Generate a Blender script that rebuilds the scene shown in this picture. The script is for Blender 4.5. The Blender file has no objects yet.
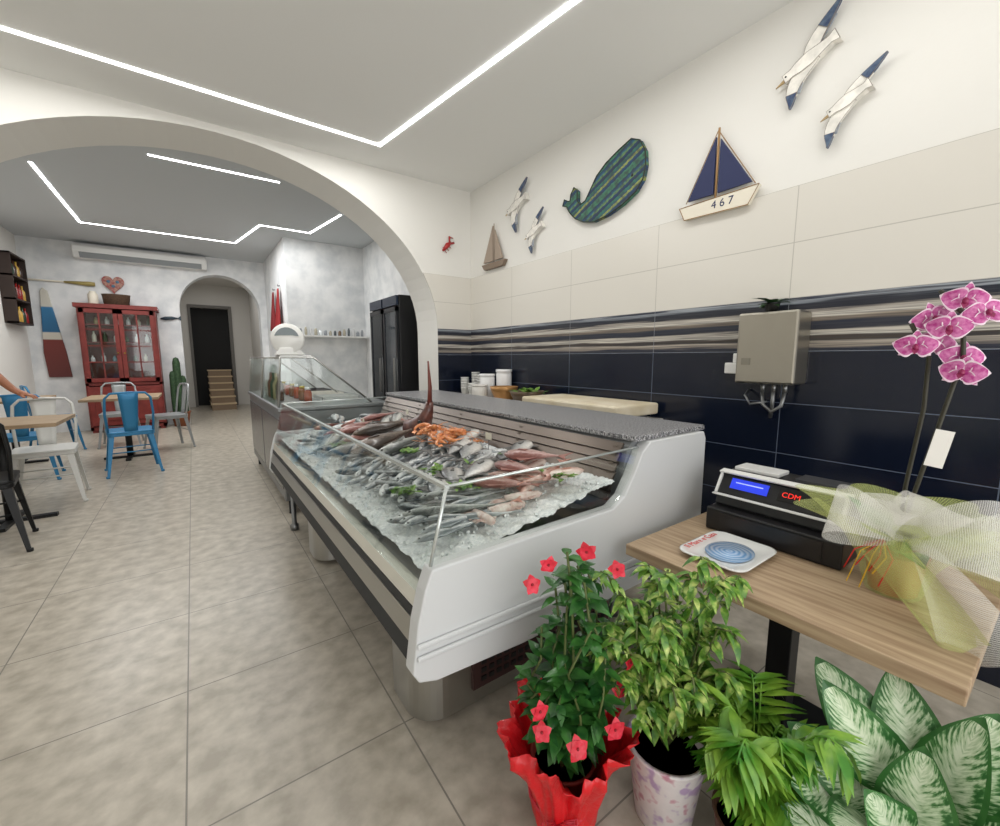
import bpy, bmesh, math, random
from mathutils import Vector, Matrix, Euler
random.seed(11)
S=bpy.context.scene; COL=S.collection
V=Vector; pi=math.pi; sin=math.sin; cos=math.cos
R=random.random
def U(a,b): return a+(b-a)*R()
# ---------------------------------------------------------------- materials
def hx(h):
    h=h.lstrip('#'); o=[]
    for i in (0,2,4):
        c=int(h[i:i+2],16)/255; o.append(c/12.92 if c<=.04045 else ((c+.055)/1.055)**2.4)
    return (*o,1)
def ramp(cr,stops):
    e=cr.color_ramp.elements;e[0].position=stops[0][0];e[0].color=hx(stops[0][1]);e[1].position=stops[-1][0];e[1].color=hx(stops[-1][1])
    for p,q in stops[1:-1]: x=e.new(p);x.color=hx(q)
def M(name,c,r=.5,m=0,c2=None,ns=5,nd=3,lo=.35,hi=.65,st=(1,1,1),bump=0,bs=40,em=0,coat=0,stops=None):
    a=bpy.data.materials.new(name);a.use_nodes=True;nt=a.node_tree;N=nt.nodes;L=nt.links
    b=N['Principled BSDF'];b.inputs['Base Color'].default_value=hx(c);b.inputs['Roughness'].default_value=r;b.inputs['Metallic'].default_value=m
    if coat:b.inputs['Coat Weight'].default_value=coat;b.inputs['Coat Roughness'].default_value=.08
    if em:b.inputs['Emission Color'].default_value=hx(c);b.inputs['Emission Strength'].default_value=em
    tc=N.new('ShaderNodeTexCoord');mp=N.new('ShaderNodeMapping');mp.inputs['Scale'].default_value=st;L.new(tc.outputs['Object'],mp.inputs[0])
    if c2 or stops:
        n=N.new('ShaderNodeTexNoise');n.inputs['Scale'].default_value=ns;n.inputs['Detail'].default_value=nd;L.new(mp.outputs[0],n.inputs[0])
        cr=N.new('ShaderNodeValToRGB');L.new(n.outputs[0],cr.inputs[0]);L.new(cr.outputs[0],b.inputs['Base Color'])
        ramp(cr,stops if stops else [(lo,c),(hi,c2)])
    if bump:
        n2=N.new('ShaderNodeTexNoise');n2.inputs['Scale'].default_value=bs;n2.inputs['Detail'].default_value=4;L.new(mp.outputs[0],n2.inputs[0])
        bp=N.new('ShaderNodeBump');bp.inputs['Strength'].default_value=bump;bp.inputs['Distance'].default_value=.01;L.new(n2.outputs[0],bp.inputs['Height']);L.new(bp.outputs[0],b.inputs['Normal'])
    return a
def glassM(name,tint='#fbfdfc',refl=.45,haze=.03):
    a=bpy.data.materials.new(name);a.use_nodes=True;nt=a.node_tree;N=nt.nodes;L=nt.links;N.clear()
    o=N.new('ShaderNodeOutputMaterial');t=N.new('ShaderNodeBsdfTransparent');t.inputs[0].default_value=hx(tint)
    g=N.new('ShaderNodeBsdfGlossy');g.inputs['Roughness'].default_value=.04
    lw=N.new('ShaderNodeLayerWeight');pw=N.new('ShaderNodeMath');pw.operation='POWER';pw.inputs[1].default_value=3.5;L.new(lw.outputs['Facing'],pw.inputs[0])
    mu=N.new('ShaderNodeMath');mu.operation='MULTIPLY_ADD';mu.inputs[1].default_value=refl;mu.inputs[2].default_value=haze;L.new(pw.outputs[0],mu.inputs[0])
    mx=N.new('ShaderNodeMixShader');L.new(mu.outputs[0],mx.inputs[0]);L.new(t.outputs[0],mx.inputs[1]);L.new(g.outputs[0],mx.inputs[2]);L.new(mx.outputs[0],o.inputs[0])
    return a
def grout(a,axes,off,size,mortar,mc):
    nt=a.node_tree;N=nt.nodes;L=nt.links;b=N['Principled BSDF']
    tc=N.new('ShaderNodeTexCoord');sp=N.new('ShaderNodeSeparateXYZ');L.new(tc.outputs['Object'],sp.inputs[0]);ms=[]
    for ax,of,sz in zip(axes,off,size):
        s=N.new('ShaderNodeMath');s.operation='SUBTRACT';L.new(sp.outputs[ax],s.inputs[0]);s.inputs[1].default_value=of
        p=N.new('ShaderNodeMath');p.operation='PINGPONG';L.new(s.outputs[0],p.inputs[0]);p.inputs[1].default_value=sz/2
        g=N.new('ShaderNodeMath');g.operation='LESS_THAN';L.new(p.outputs[0],g.inputs[0]);g.inputs[1].default_value=mortar;ms.append(g)
    mxm=N.new('ShaderNodeMath');mxm.operation='MAXIMUM';L.new(ms[0].outputs[0],mxm.inputs[0]);L.new(ms[1].outputs[0],mxm.inputs[1])
    mix=N.new('ShaderNodeMix');mix.data_type='RGBA';L.new(mxm.outputs[0],mix.inputs[0])
    if b.inputs['Base Color'].links: L.new(b.inputs['Base Color'].links[0].from_socket,mix.inputs[6])
    else: mix.inputs[6].default_value=b.inputs['Base Color'].default_value
    mix.inputs[7].default_value=hx(mc);L.new(mix.outputs[2],b.inputs['Base Color']);return a
def tileM(name,axes,off,size,mortar,mc,**k): return grout(M(name,k.pop('c'),**k),axes,off,size,mortar,mc)
def axisM(name,ax,lo,hi,stops,r=.3,m=0,coat=0,wob=0,ws=60,wst=(1,1,1),rep=0,grain=None):
    a=M(name,stops[0][1],r,m,coat=coat);nt=a.node_tree;N=nt.nodes;L=nt.links;b=N['Principled BSDF']
    tc=N.new('ShaderNodeTexCoord');sp=N.new('ShaderNodeSeparateXYZ');L.new(tc.outputs['Object'],sp.inputs[0])
    mr=N.new('ShaderNodeMapRange');mr.inputs[1].default_value=lo;mr.inputs[2].default_value=hi;src=sp.outputs[ax]
    if wob:
        mp=N.new('ShaderNodeMapping');mp.inputs['Scale'].default_value=wst;L.new(tc.outputs['Object'],mp.inputs[0])
        n=N.new('ShaderNodeTexNoise');n.inputs['Scale'].default_value=ws;n.inputs['Detail'].default_value=5;L.new(mp.outputs[0],n.inputs[0])
        sb_=N.new('ShaderNodeMath');sb_.operation='SUBTRACT';L.new(n.outputs[0],sb_.inputs[0]);sb_.inputs[1].default_value=.5
        ma=N.new('ShaderNodeMath');ma.operation='MULTIPLY_ADD';L.new(sb_.outputs[0],ma.inputs[0]);ma.inputs[1].default_value=wob;L.new(src,ma.inputs[2]);src=ma.outputs[0]
    L.new(src,mr.inputs[0]);out=mr.outputs[0]
    if rep:
        q=N.new('ShaderNodeMath');q.operation='MULTIPLY';L.new(out,q.inputs[0]);q.inputs[1].default_value=rep
        q2=N.new('ShaderNodeMath');q2.operation='FRACT';L.new(q.outputs[0],q2.inputs[0]);out=q2.outputs[0]
    cr=N.new('ShaderNodeValToRGB');L.new(out,cr.inputs[0]);ramp(cr,stops);res=cr.outputs[0]
    if grain:
        mp2=N.new('ShaderNodeMapping');mp2.inputs['Scale'].default_value=grain;L.new(tc.outputs['Object'],mp2.inputs[0])
        n3=N.new('ShaderNodeTexNoise');n3.inputs['Scale'].default_value=1;n3.inputs['Detail'].default_value=6;L.new(mp2.outputs[0],n3.inputs[0])
        mr3=N.new('ShaderNodeMapRange');mr3.inputs[1].default_value=.4;mr3.inputs[2].default_value=.62;mr3.inputs[3].default_value=.0;mr3.inputs[4].default_value=.65;L.new(n3.outputs[0],mr3.inputs[0])
        mx3=N.new('ShaderNodeMix');mx3.data_type='RGBA';L.new(mr3.outputs[0],mx3.inputs[0]);L.new(res,mx3.inputs[6]);mx3.inputs[7].default_value=hx('#3a3a40');res=mx3.outputs[2]
    L.new(res,b.inputs['Base Color']);return a
def netM(name,c,sc,fill):
    a=M(name,c,.6);nt=a.node_tree;N=nt.nodes;L=nt.links;b=N['Principled BSDF']
    uv=N.new('ShaderNodeUVMap');sp=N.new('ShaderNodeSeparateXYZ');L.new(uv.outputs[0],sp.inputs[0]);gs=[]
    for i in (0,1):
        p=N.new('ShaderNodeMath');p.operation='PINGPONG';p.inputs[1].default_value=.5/sc;L.new(sp.outputs[i],p.inputs[0])
        g=N.new('ShaderNodeMath');g.operation='LESS_THAN';g.inputs[1].default_value=.11/sc;L.new(p.outputs[0],g.inputs[0]);gs.append(g)
    mx=N.new('ShaderNodeMath');mx.operation='MAXIMUM';L.new(gs[0].outputs[0],mx.inputs[0]);L.new(gs[1].outputs[0],mx.inputs[1])
    mr=N.new('ShaderNodeMapRange');mr.inputs[3].default_value=fill;mr.inputs[4].default_value=.6;L.new(mx.outputs[0],mr.inputs[0]);L.new(mr.outputs[0],b.inputs['Alpha'])
    return a
# ---------------------------------------------------------------- mesh builder
class B:
    def __init__(s): s.v=[];s.f=[];s.m=[];s.s=[];s.uv=[]
    def add(s,vs,fs,m=0,sm=False,X=None,uv=None):
        o=len(s.v)
        for p in vs:
            p=V(p); s.v.append(X@p if X else p)
        for i,f in enumerate(fs):
            s.f.append([o+j for j in f]);s.m.append(m(i) if callable(m) else m);s.s.append(sm)
            s.uv.append([uv[j] for j in f] if uv else [(0,0)]*len(f))
        return s
    def box(s,x0,x1,y0,y1,z0,z1,m=0,X=None):
        vs=[(x,y,z) for z in (z0,z1) for x,y in ((x0,y0),(x1,y0),(x1,y1),(x0,y1))]
        return s.add(vs,[(0,3,2,1),(4,5,6,7),(0,1,5,4),(1,2,6,5),(2,3,7,6),(3,0,4,7)],m,False,X)
    def prism(s,pts,ax,a,b,m=0,sm=False,X=None):
        g={'x':lambda p,t:(t,p[0],p[1]),'y':lambda p,t:(p[0],t,p[1]),'z':lambda p,t:(p[0],p[1],t)}[ax]
        n=len(pts);vs=[g(p,a) for p in pts]+[g(p,b) for p in pts]
        s.add(vs,[tuple(range(n)),tuple(range(2*n-1,n-1,-1))]+[(i,(i+1)%n,n+(i+1)%n,n+i) for i in range(n)],m,sm,X);return s
    def tube(s,pts,r,n=8,m=0,cap=True,flat=1.0):
        pts=[V(p) for p in pts];k=len(pts);rs=r if isinstance(r,(list,tuple)) else [r]*k
        vs=[];t0=(pts[1]-pts[0]).normalized();a=t0.orthogonal().normalized()
        for i,p in enumerate(pts):
            t=(pts[min(i+1,k-1)]-pts[max(i-1,0)]).normalized();a=(a-t*a.dot(t)).normalized();b=t.cross(a)
            for j in range(n):
                an=2*pi*j/n;vs.append(p+(a*cos(an)+b*sin(an)*flat)*rs[i])
        fs=[(i*n+j,i*n+(j+1)%n,(i+1)*n+(j+1)%n,(i+1)*n+j) for i in range(k-1) for j in range(n)]
        if cap: fs+=[tuple(range(n-1,-1,-1)),tuple(range((k-1)*n,k*n))]
        return s.add(vs,fs,m,True)
    def lathe(s,prof,c=(0,0,0),n=24,m=0,X=None,sq=1.0,wob=None):
        c=V(c);vs=[];k=len(prof)
        for i,(r,z) in enumerate(prof):
            for j in range(n):
                an=2*pi*j/n;rr=r+(wob(i,an) if wob else 0);vs.append(c+V((rr*cos(an),rr*sin(an)*sq,z)))
        fs=[(i*n+j,i*n+(j+1)%n,(i+1)*n+(j+1)%n,(i+1)*n+j) for i in range(k-1) for j in range(n)]
        if prof[0][0]>1e-4 and not wob: fs.append(tuple(range(n-1,-1,-1)))
        if prof[-1][0]>1e-4 and not wob: fs.append(tuple(range((k-1)*n,k*n)))
        uv=[(j/n*3,i/k) for i in range(k) for j in range(n)]
        return s.add(vs,fs,m,True,X,uv)
    def ell(s,c,r,n=12,k=8,m=0,X=None):
        pr=[(sin(pi*i/k),-cos(pi*i/k)) for i in range(k+1)];c=V(c);vs=[]
        for q,z in pr:
            for j in range(n):
                an=2*pi*j/n;vs.append((c.x+r[0]*q*cos(an),c.y+r[1]*q*sin(an),c.z+r[2]*z))
        return s.add(vs,[(i*n+j,i*n+(j+1)%n,(i+1)*n+(j+1)%n,(i+1)*n+j) for i in range(k) for j in range(n)],m,True,X)
    def grid(s,fn,nu,nv,m=0,sm=True):
        vs=[];uv=[]
        for i in range(nu+1):
            for j in range(nv+1): vs.append(fn(i/nu,j/nv));uv.append((i/nu,j/nv))
        fs=[];ms=[]
        for i in range(nu):
            for j in range(nv):
                a=i*(nv+1)+j;fs.append((a,a+1,a+nv+2,a+nv+1));ms.append(m(i,j) if callable(m) else m)
        return s.add(vs,fs,lambda q:ms[q],sm,None,uv)
    def leaf(s,b,d,n,L,W,droop=.3,m=0,rows=4,cols=2,fold=.15,sh=.8,pw=1.0):
        b=V(b);d=V(d).normalized();n=V(n);n=(n-d*n.dot(d)).normalized();w=d.cross(n)
        def fn(u,v):
            x=2*v-1;ww=W*.5*max(max(0,sin(pi*min(1,u**sh)))**pw,.03)
            return b+d*L*u-n*(droop*L*u*u)+w*x*ww+n*abs(x)*ww*fold
        return s.grid(fn,rows,cols,m)
    def obj(s,name,mats,par=None,world=False,bev=0,seg=2,solid=0,label=None,cat=None,group=None,kind=None,loc=None,rec=True):
        if not isinstance(mats,(list,tuple)): mats=[mats]
        off=V((0,0,0))
        if par is None and kind!='structure' and loc is None:
            lo=[min(p[i] for p in s.v) for i in range(3)];hi=[max(p[i] for p in s.v) for i in range(3)]
            off=V(((lo[0]+hi[0])/2,(lo[1]+hi[1])/2,lo[2]))
        me=bpy.data.meshes.new(name);me.from_pydata([tuple(p-off) for p in s.v],[],s.f)
        for a in mats: me.materials.append(a)
        ul=me.uv_layers.new(name='UVMap')
        for p,mi,sm,u in zip(me.polygons,s.m,s.s,s.uv):
            p.material_index=mi;p.use_smooth=sm
            for li,q in zip(p.loop_indices,u): ul.data[li].uv=q
        if rec:
            bm=bmesh.new();bm.from_mesh(me);bmesh.ops.recalc_face_normals(bm,faces=bm.faces[:]);bm.to_mesh(me);bm.free()
        o=bpy.data.objects.new(name,me);COL.objects.link(o)
        if loc is not None: o.location=loc
        elif par is None: o.location=off
        if par is not None:
            o.parent=par
            if world: o.matrix_parent_inverse=Matrix.Translation(-V(par.location))
        if bev:
            q=o.modifiers.new('bevel','BEVEL');q.width=bev;q.segments=seg;q.limit_method='ANGLE';q.angle_limit=math.radians(40)
        if solid:
            q=o.modifiers.new('solid','SOLIDIFY');q.thickness=solid;q.offset=0
        meta(o,label,cat,group,kind);return o
def meta(o,label=None,cat=None,group=None,kind=None):
    if label:o['label']=label
    if cat:o['category']=cat
    if group:o['group']=group
    if kind:o['kind']=kind
    return o
def thing(name,label,cat,loc=(0,0,0),rot=0,group=None):
    o=bpy.data.objects.new(name,None);COL.objects.link(o);o.location=loc;o.rotation_euler=(0,0,rot);o.empty_display_size=.1
    return meta(o,label,cat,group)
def dup(root,loc,rot=(0,0,0),scale=1,label=None,matmap=None):
    def cp(o,par):
        n=o.copy()
        if matmap and o.data:
            n.data=o.data.copy()
            for i,a in enumerate(n.data.materials):
                if a.name in matmap: n.data.materials[i]=matmap[a.name]
        COL.objects.link(n)
        if par is not None: n.parent=par;n.matrix_parent_inverse=o.matrix_parent_inverse.copy()
        for c in o.children: cp(c,n)
        return n
    n=cp(root,None);n.location=loc;n.rotation_euler=rot;n.scale=(scale,)*3
    if label:n['label']=label
    return n
def text(body,size,mat,par,loc,xa,ya,name='lettering',ext=.0005,world=True):
    cu=bpy.data.curves.new('t','FONT');cu.body=body;cu.size=size;cu.extrude=ext;cu.align_x='CENTER';cu.align_y='CENTER'
    t=bpy.data.objects.new('t',cu);COL.objects.link(t);bpy.context.view_layer.update()
    me=bpy.data.meshes.new_from_object(t.evaluated_get(bpy.context.evaluated_depsgraph_get()));bpy.data.objects.remove(t)
    xa=V(xa).normalized();ya=V(ya).normalized();za=xa.cross(ya);m=Matrix((xa,ya,za)).transposed().to_4x4();m.translation=loc;me.transform(m)
    me.materials.clear();me.materials.append(mat)
    o=bpy.data.objects.new(name,me);COL.objects.link(o);o.parent=par
    if world:o.matrix_parent_inverse=Matrix.Translation(-V(par.location))
    return o
def skin(name,pts,edges,mat,par,root=0,sub=2):
    me=bpy.data.meshes.new(name);me.from_pydata([p[:3] for p in pts],edges,[]);me.materials.append(mat)
    o=bpy.data.objects.new(name,me);COL.objects.link(o)
    q=o.modifiers.new('skin','SKIN');q.use_smooth_shade=True
    if len(me.skin_vertices)==0:
        bpy.context.view_layer.objects.active=o;bpy.ops.mesh.customdata_skin_add()
    sv=me.skin_vertices[0].data
    for i,p in enumerate(pts): sv[i].radius=(p[3],p[4] if len(p)>4 else p[3]);sv[i].use_root=(i==root)
    q=o.modifiers.new('sub','SUBSURF');q.levels=sub;q.render_levels=sub
    if par is not None:
        o.parent=par;o.matrix_parent_inverse=Matrix.Translation(-V(par.location))
    return o
# ---------------------------------------------------------------- common materials
plaster=M('white plaster','#e4e2dc',.75,bump=.25,bs=9)
plaster2=M('marbled white stucco','#e8e9e9',.6,c2='#cfd2d4',ns=3.5,nd=10,lo=.38,hi=.66,bump=.3,bs=7)
ceilM=M('ceiling paint','#ebebe8',.8);ceil2=M('grey ceiling paint','#c2c6c8',.8)
steel=M('brushed stainless steel','#b9b9b6',.28,1,bump=.05,bs=60,st=(1,1,12))
steeld=M('satin steel','#8d8f90',.4,.9)
white=M('white enamel','#e6e6e3',.3);black=M('black plastic','#121214',.4);blackm=M('black painted metal','#17181a',.45,.3)
panelM=M('light grey moulded plastic','#cfd1d2',.35);dark=M('dark grey rubber','#26282a',.6)
oak=M('washed oak laminate','#957a60',.5,c2='#c6af90',ns=3,nd=7,st=(16,1.0,16),lo=.3,hi=.7)
oak2=M('brown wood tabletop','#8a7358',.5,c2='#a89070',ns=3,nd=6,st=(1.5,12,12),lo=.3,hi=.7)
glass=glassM('clear glass');glassh=glassM('display glass','#fafdfc',.5,.06)
navy=M('navy paint','#1b2550',.6);cream=M('cream painted wood','#e3dccb',.6)
redp=M('red paint','#a32020',.5)
led=M('white light diffuser','#ffffff',em=9)
# ---------------------------------------------------------------- room shell
def struct(b,name,m,**k): return b.obj(name,m,kind='structure',**k)
floorM=tileM('stone floor tile',(0,1),(-.13,.05),(.73,.73),.003,'#7f7a71',c='#a39b8d',c2='#c3bbad',ns=11,nd=15,lo=.34,hi=.68,r=.30,bump=.05,bs=40)
struct(B().box(-2.7,3.3,-2.2,18,-.1,0),'floor',floorM)
struct(B().box(-2.7,3.1,-2.2,4.64,3.5,3.6),'ceiling',ceilM)
struct(B().box(-2.7,3.3,5.2,12.1,3.8,3.9),'ceiling',ceil2)
struct(B().box(2.9,3.1,-2.2,4.64,0,3.5),'wall_right',plaster)
struct(B().box(-2.7,-2.55,-2.2,12.3,0,3.9),'wall_left',plaster)
struct(B().box(3.1,3.3,5.2,9.5,0,3.8),'wall_right',plaster2)
struct(B().box(1.58,3.1,9.3,9.5,0,3.8),'wall_recess',plaster2)
struct(B().box(1.58,1.78,9.5,12.3,0,3.8),'wall_recess',plaster2)
def arch(x0,x1,zs,zt,n=40):
    c=(x0+x1)/2;a=(x1-x0)/2
    return [(c-a*cos(pi*i/n),zs+(zt-zs)*sin(pi*i/n)) for i in range(n+1)]
A1=arch(-1.82,2.42,1.83,3.44)
struct(B().prism([(-2.7,0),(-1.82,0)]+A1+[(2.42,0),(3.1,0),(3.1,3.9),(-2.7,3.9)],'y',4.64,5.2),'wall_middle',plaster)
A2=arch(-.15,1.44,2.62,3.42,24)
struct(B().prism([(-2.7,0),(-.15,0)]+A2+[(1.44,0),(1.6,0),(1.6,3.9),(-2.7,3.9)],'y',12.1,12.5),'wall_back',plaster2)
corr=M('corridor plaster','#cfccc6',.8)
struct(B().box(-.45,-.3,12.5,17.5,0,3.7),'wall_corridor',corr);struct(B().box(1.6,1.75,12.5,17.5,0,3.7),'wall_corridor',corr)
struct(B().box(-.45,1.75,12.5,17.5,3.7,3.8),'ceiling',corr)
struct(B().prism([(-.45,0),(-.45,3.7),(1.75,3.7),(1.75,0),(1.02,0),(1.02,3.02),(.05,3.02),(.05,0)],'y',16,16.15),'wall_corridor',corr)
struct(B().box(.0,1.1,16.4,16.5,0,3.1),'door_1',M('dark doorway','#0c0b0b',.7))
fr=B();fr.box(1.02,1.1,15.95,16,0,3.1);fr.box(-.02,.05,15.95,16,0,3.1);fr.box(.05,1.02,15.95,16,3.02,3.1);struct(fr,'trim_1',M('grey door frame','#6d6a66',.6))
st=B()
for i in range(6): st.box(.36,.95,14.6+i*.24,16.0,i*.19,(i+1)*.19-.03);st.box(.34,.97,14.57+i*.24,16.0,(i+1)*.19-.03,(i+1)*.19,1)
struct(st,'floor_steps',[M('stone riser','#8a7660',.6),M('beige stone steps','#c7b190',.6)])
creamT=tileM('cream wall tile',(1,2),(.18,2.165),(.9,.315),.0024,'#b9b5ac',c='#dad6cd',r=.25)
navyT=tileM('navy wall tile',(1,2),(.18,1.54),(.9,.31),.0024,'#5a6372',c='#0f1626',r=.18)
BS=[(0,'#10182a'),(.07,'#1a2236'),(.10,'#8d8378'),(.17,'#b3aa9d'),(.20,'#2a2522'),(.27,'#4a4038'),(.29,'#cfcabf'),(.385,'#bdb6aa'),(.41,'#151b2b'),(.53,'#1f2739'),(.56,'#6b6054'),(.62,'#978b7c'),(.645,'#d6d1c6'),(.745,'#b5ada2'),(.77,'#1b1e28'),(.88,'#11192b'),(.91,'#7f868e'),(.96,'#a4aab0'),(.98,'#1c2740')]
woodT=grout(axisM('weathered board tile',2,1.54,1.85,BS,.4,wob=.055,ws=1,wst=(.01,1.6,75),grain=(.01,2.2,150)),(1,2),(.18,1.54),(.9,.31),.0018,'#8a8d92')
woodX=grout(axisM('weathered board tile pier',2,1.54,1.85,BS,.4,wob=.055,ws=1,wst=(1.6,.01,75),grain=(2.2,.01,150)),(0,2),(2.0,1.54),(.9,.31),.0018,'#8a8d92')
struct(B().box(2.885,2.9,-2.2,4.64,1.85,2.48),'trim_2',creamT)
struct(B().box(2.885,2.9,-2.2,4.64,1.54,1.85),'trim_3',woodT)
struct(B().box(2.885,2.9,-2.2,4.64,0,1.54),'trim_4',navyT)
def pier(z): return 2.42 if z<=1.83 else .3+2.12*math.sqrt(max(0,1-((z-1.83)/1.61)**2))
navyX=tileM('navy wall tile pier',(0,2),(2.0,1.54),(.9,.31),.0024,'#5a6372',c='#0f1626',r=.18)
creamX=tileM('cream wall tile pier',(0,2),(2.0,2.165),(.9,.315),.0024,'#b9b5ac',c='#dad6cd',r=.25)
struct(B().prism([(2.885,1.85),(2.885,2.48)]+[(pier(z),z) for z in (2.48,2.3,2.165,2.0,1.85)],'y',4.625,4.64),'trim_5',creamX)
struct(B().box(2.42,2.885,4.625,4.64,1.54,1.85),'trim_6',woodX);struct(B().box(2.42,2.885,4.625,4.64,0,1.54),'trim_7',navyX)
sf=B();sf.box(-2.7,3.1,-2.4,-2.2,3.0,3.6);sf.box(-2.7,-2.3,-2.4,-2.2,0,3.0);sf.box(2.7,3.1,-2.4,-2.2,0,3.0);struct(sf,'wall_front',plaster)
def ledline(pts,z,label,power):
    b=B();w=.016
    for i in range(len(pts)-1):
        a=V((*pts[i],0));c=V((*pts[i+1],0));d=(c-a).normalized();n=V((-d.y,d.x,0))
        q=[a-n*w-d*w,a+n*w-d*w,c+n*w+d*w,c-n*w+d*w]
        b.add([p+V((0,0,z-.006)) for p in q]+[p+V((0,0,z)) for p in q],[(0,1,2,3),(7,6,5,4),(0,4,5,1),(1,5,6,2),(2,6,7,3),(3,7,4,0)])
        L=(c-a).length;la=bpy.data.lights.new('led glow','AREA');la.shape='RECTANGLE';la.size=L;la.size_y=.08;la.energy=power*L;la.color=(1,.99,.97)
        lo=bpy.data.objects.new('led glow',la);COL.objects.link(lo);lo.location=(a+c)/2+V((0,0,z-.03));lo.rotation_euler=(0,0,math.atan2(d.y,d.x))
    b.obj('light_strip',led,label=label,cat='light strip',group='recessed ceiling light lines')
ledline([(-2.2,4.07),(1.59,4.15),(2.17,.0)],3.5,'thin white light line turning a corner in the near ceiling',6.5)
ledline([(-1.38,7.59),(-1.38,10.33),(.87,10.34),(1.13,8.72),(1.94,8.72),(2.12,7.37)],3.8,'zigzag white light line recessed in the grey ceiling',7)
ledline([(-.22,6.53),(1.09,6.51)],3.8,'short straight white light line in the grey ceiling',7)
# ---------------------------------------------------------------- fish display counter
Y0,Y1=1.10,4.10
fc=thing('fish_display_counter','long white and steel fish counter with glass and granite ledge','display counter',(1.25,2.6,0))
prof=[(.47,.545),(.49,.70),(.515,.80),(.54,.862),(1.38,.875),(1.45,.915),(1.51,1.0),(1.56,1.09),(1.62,1.135),(2.06,1.135),(2.08,1.10),(2.08,.55),(2.0,.48),(.9,.47),(.55,.49),(.49,.51)]
for y in (Y0,Y1-.06):
    e=B().prism(prof,'y',y,y+.06)
    if y==Y0:
        for z in (.585,.625): e.prism([(.482,z),(1.95,z-.03),(1.95,z-.015),(.483,z+.018)],'y',y-.012,y)
    e.obj('end_panel',panelM,fc,True,bev=.012,seg=3)
b=B();b.prism([(.53,.55),(.535,.76),(.57,.765),(1.46,.80),(1.53,1.09),(1.56,1.13),(2.04,1.13),(2.04,.55)],'y',Y0+.06,Y1-.06)
b.obj('cabinet_body',M('counter body grey','#8d9092',.35,.3),fc,True)
b=B();b.prism([(.475,.56),(.485,.62),(.54,.62),(.54,.56)],'y',Y0+.06,Y1-.06,0);b.prism([(.482,.622),(.497,.69),(.545,.69),(.54,.622)],'y',Y0+.06,Y1-.06,1);b.prism([(.50,.692),(.503,.722),(.55,.722),(.55,.692)],'y',Y0+.06,Y1-.06,0);b.prism([(.505,.724),(.512,.775),(.55,.775),(.55,.724)],'y',Y0+.06,Y1-.06,2)
b.obj('front_bumper',[dark,steel,M('pale cream fascia','#d3d1c6',.15,coat=.4)],fc,True)
b=B();b.prism([(.513,.776),(.600,1.105),(.607,1.105),(.521,.776)],'y',Y0+.055,Y1-.055);b.prism([(.538,.872),(.600,1.105),(.607,1.105),(.546,.872)],'y',Y0+.02,Y0+.055);b.obj('front_glass',glassh,fc,True)
for ya in (Y0+.015,Y1-.023):
    B().prism([(.545,.868),(.605,1.10),(1.55,1.11),(1.50,.99),(1.44,.915),(1.38,.88)],'y',ya,ya+.008).obj('end_glass',glass,fc,True)
b=B();b.box(.596,.612,Y0+.015,Y1-.015,1.10,1.112);b.tube([(.60,Y0+.02,1.108),(1.07,Y0+.02,1.108),(1.55,Y0+.02,1.115)],.005);b.tube([(.60,Y1-.02,1.108),(1.55,Y1-.02,1.115)],.005)
b.tube([(.542,Y0+.015,.868),(.602,Y0+.015,1.108)],.006);b.obj('glass_edge_trim',M('polished edge','#d5dcda',.2,.6),fc,True)
gran=M('speckled grey granite','#77777a',.35,stops=[(.36,'#2e2e31'),(.45,'#6d6d70'),(.55,'#8f8f92'),(.66,'#c8c8ca')],ns=130,nd=2)
B().box(1.535,2.10,Y0+.02,Y1-.02,1.136,1.162).obj('granite_ledge',gran,fc,True,bev=.006)
b=B()
for i in range(6): b.prism([(1.42+.016*i,.885+i*.04),(1.45+.016*i,.925+i*.04),(1.458+.016*i,.918+i*.04),(1.428+.016*i,.878+i*.04)],'y',Y0+.08,Y1-.08)
for k in range(5): b.prism([(1.43,.88),(1.515,1.11),(1.53,1.11),(1.445,.88)],'y',Y0+.1+k*.68,Y0+.125+k*.68)
b.obj('louvered_back',M('dark louvre steel','#6a615a',.3,.85),fc,True)
def stad(x0,x1,y0,y1,r,n=8):
    o=[]
    for cx,cy,a0 in ((x0+r,y0+r,pi),(x1-.02,y0+.02,1.5*pi),(x1-.02,y1-.02,0),(x0+r,y1-r,.5*pi)):
        rr=r if cx<x0+r+.001 else .02
        for i in range(n+1): an=a0+.5*pi*i/n;o.append((cx+rr*cos(an),cy+rr*sin(an)))
    return o
for y in (1.40,3.10):
    B().prism(stad(.62,1.75,y,y+.38,.13),'z',0.03,.56,sm=False).obj('pedestal',steel,fc,True)
b=B();b.box(.86,1.72,1.385,1.40,.10,.50,0)
for i in range(9):
    for j in range(20): b.box(.90+j*.04,.925+j*.04,1.380,1.386,.13+i*.038,.15+i*.038,1)
b.obj('ventilation_grille',[M('dark red brown grille','#4a3230',.5,.3),black],fc,True)
for x,y in ((.62,3.95),(1.85,3.95),(1.9,1.5)): B().tube([(x,y,0),(x,y,.05),(x,y,.06),(x,y,.56)],[.035,.035,.02,.02]).obj('leg',steeld,fc,True)
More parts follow.
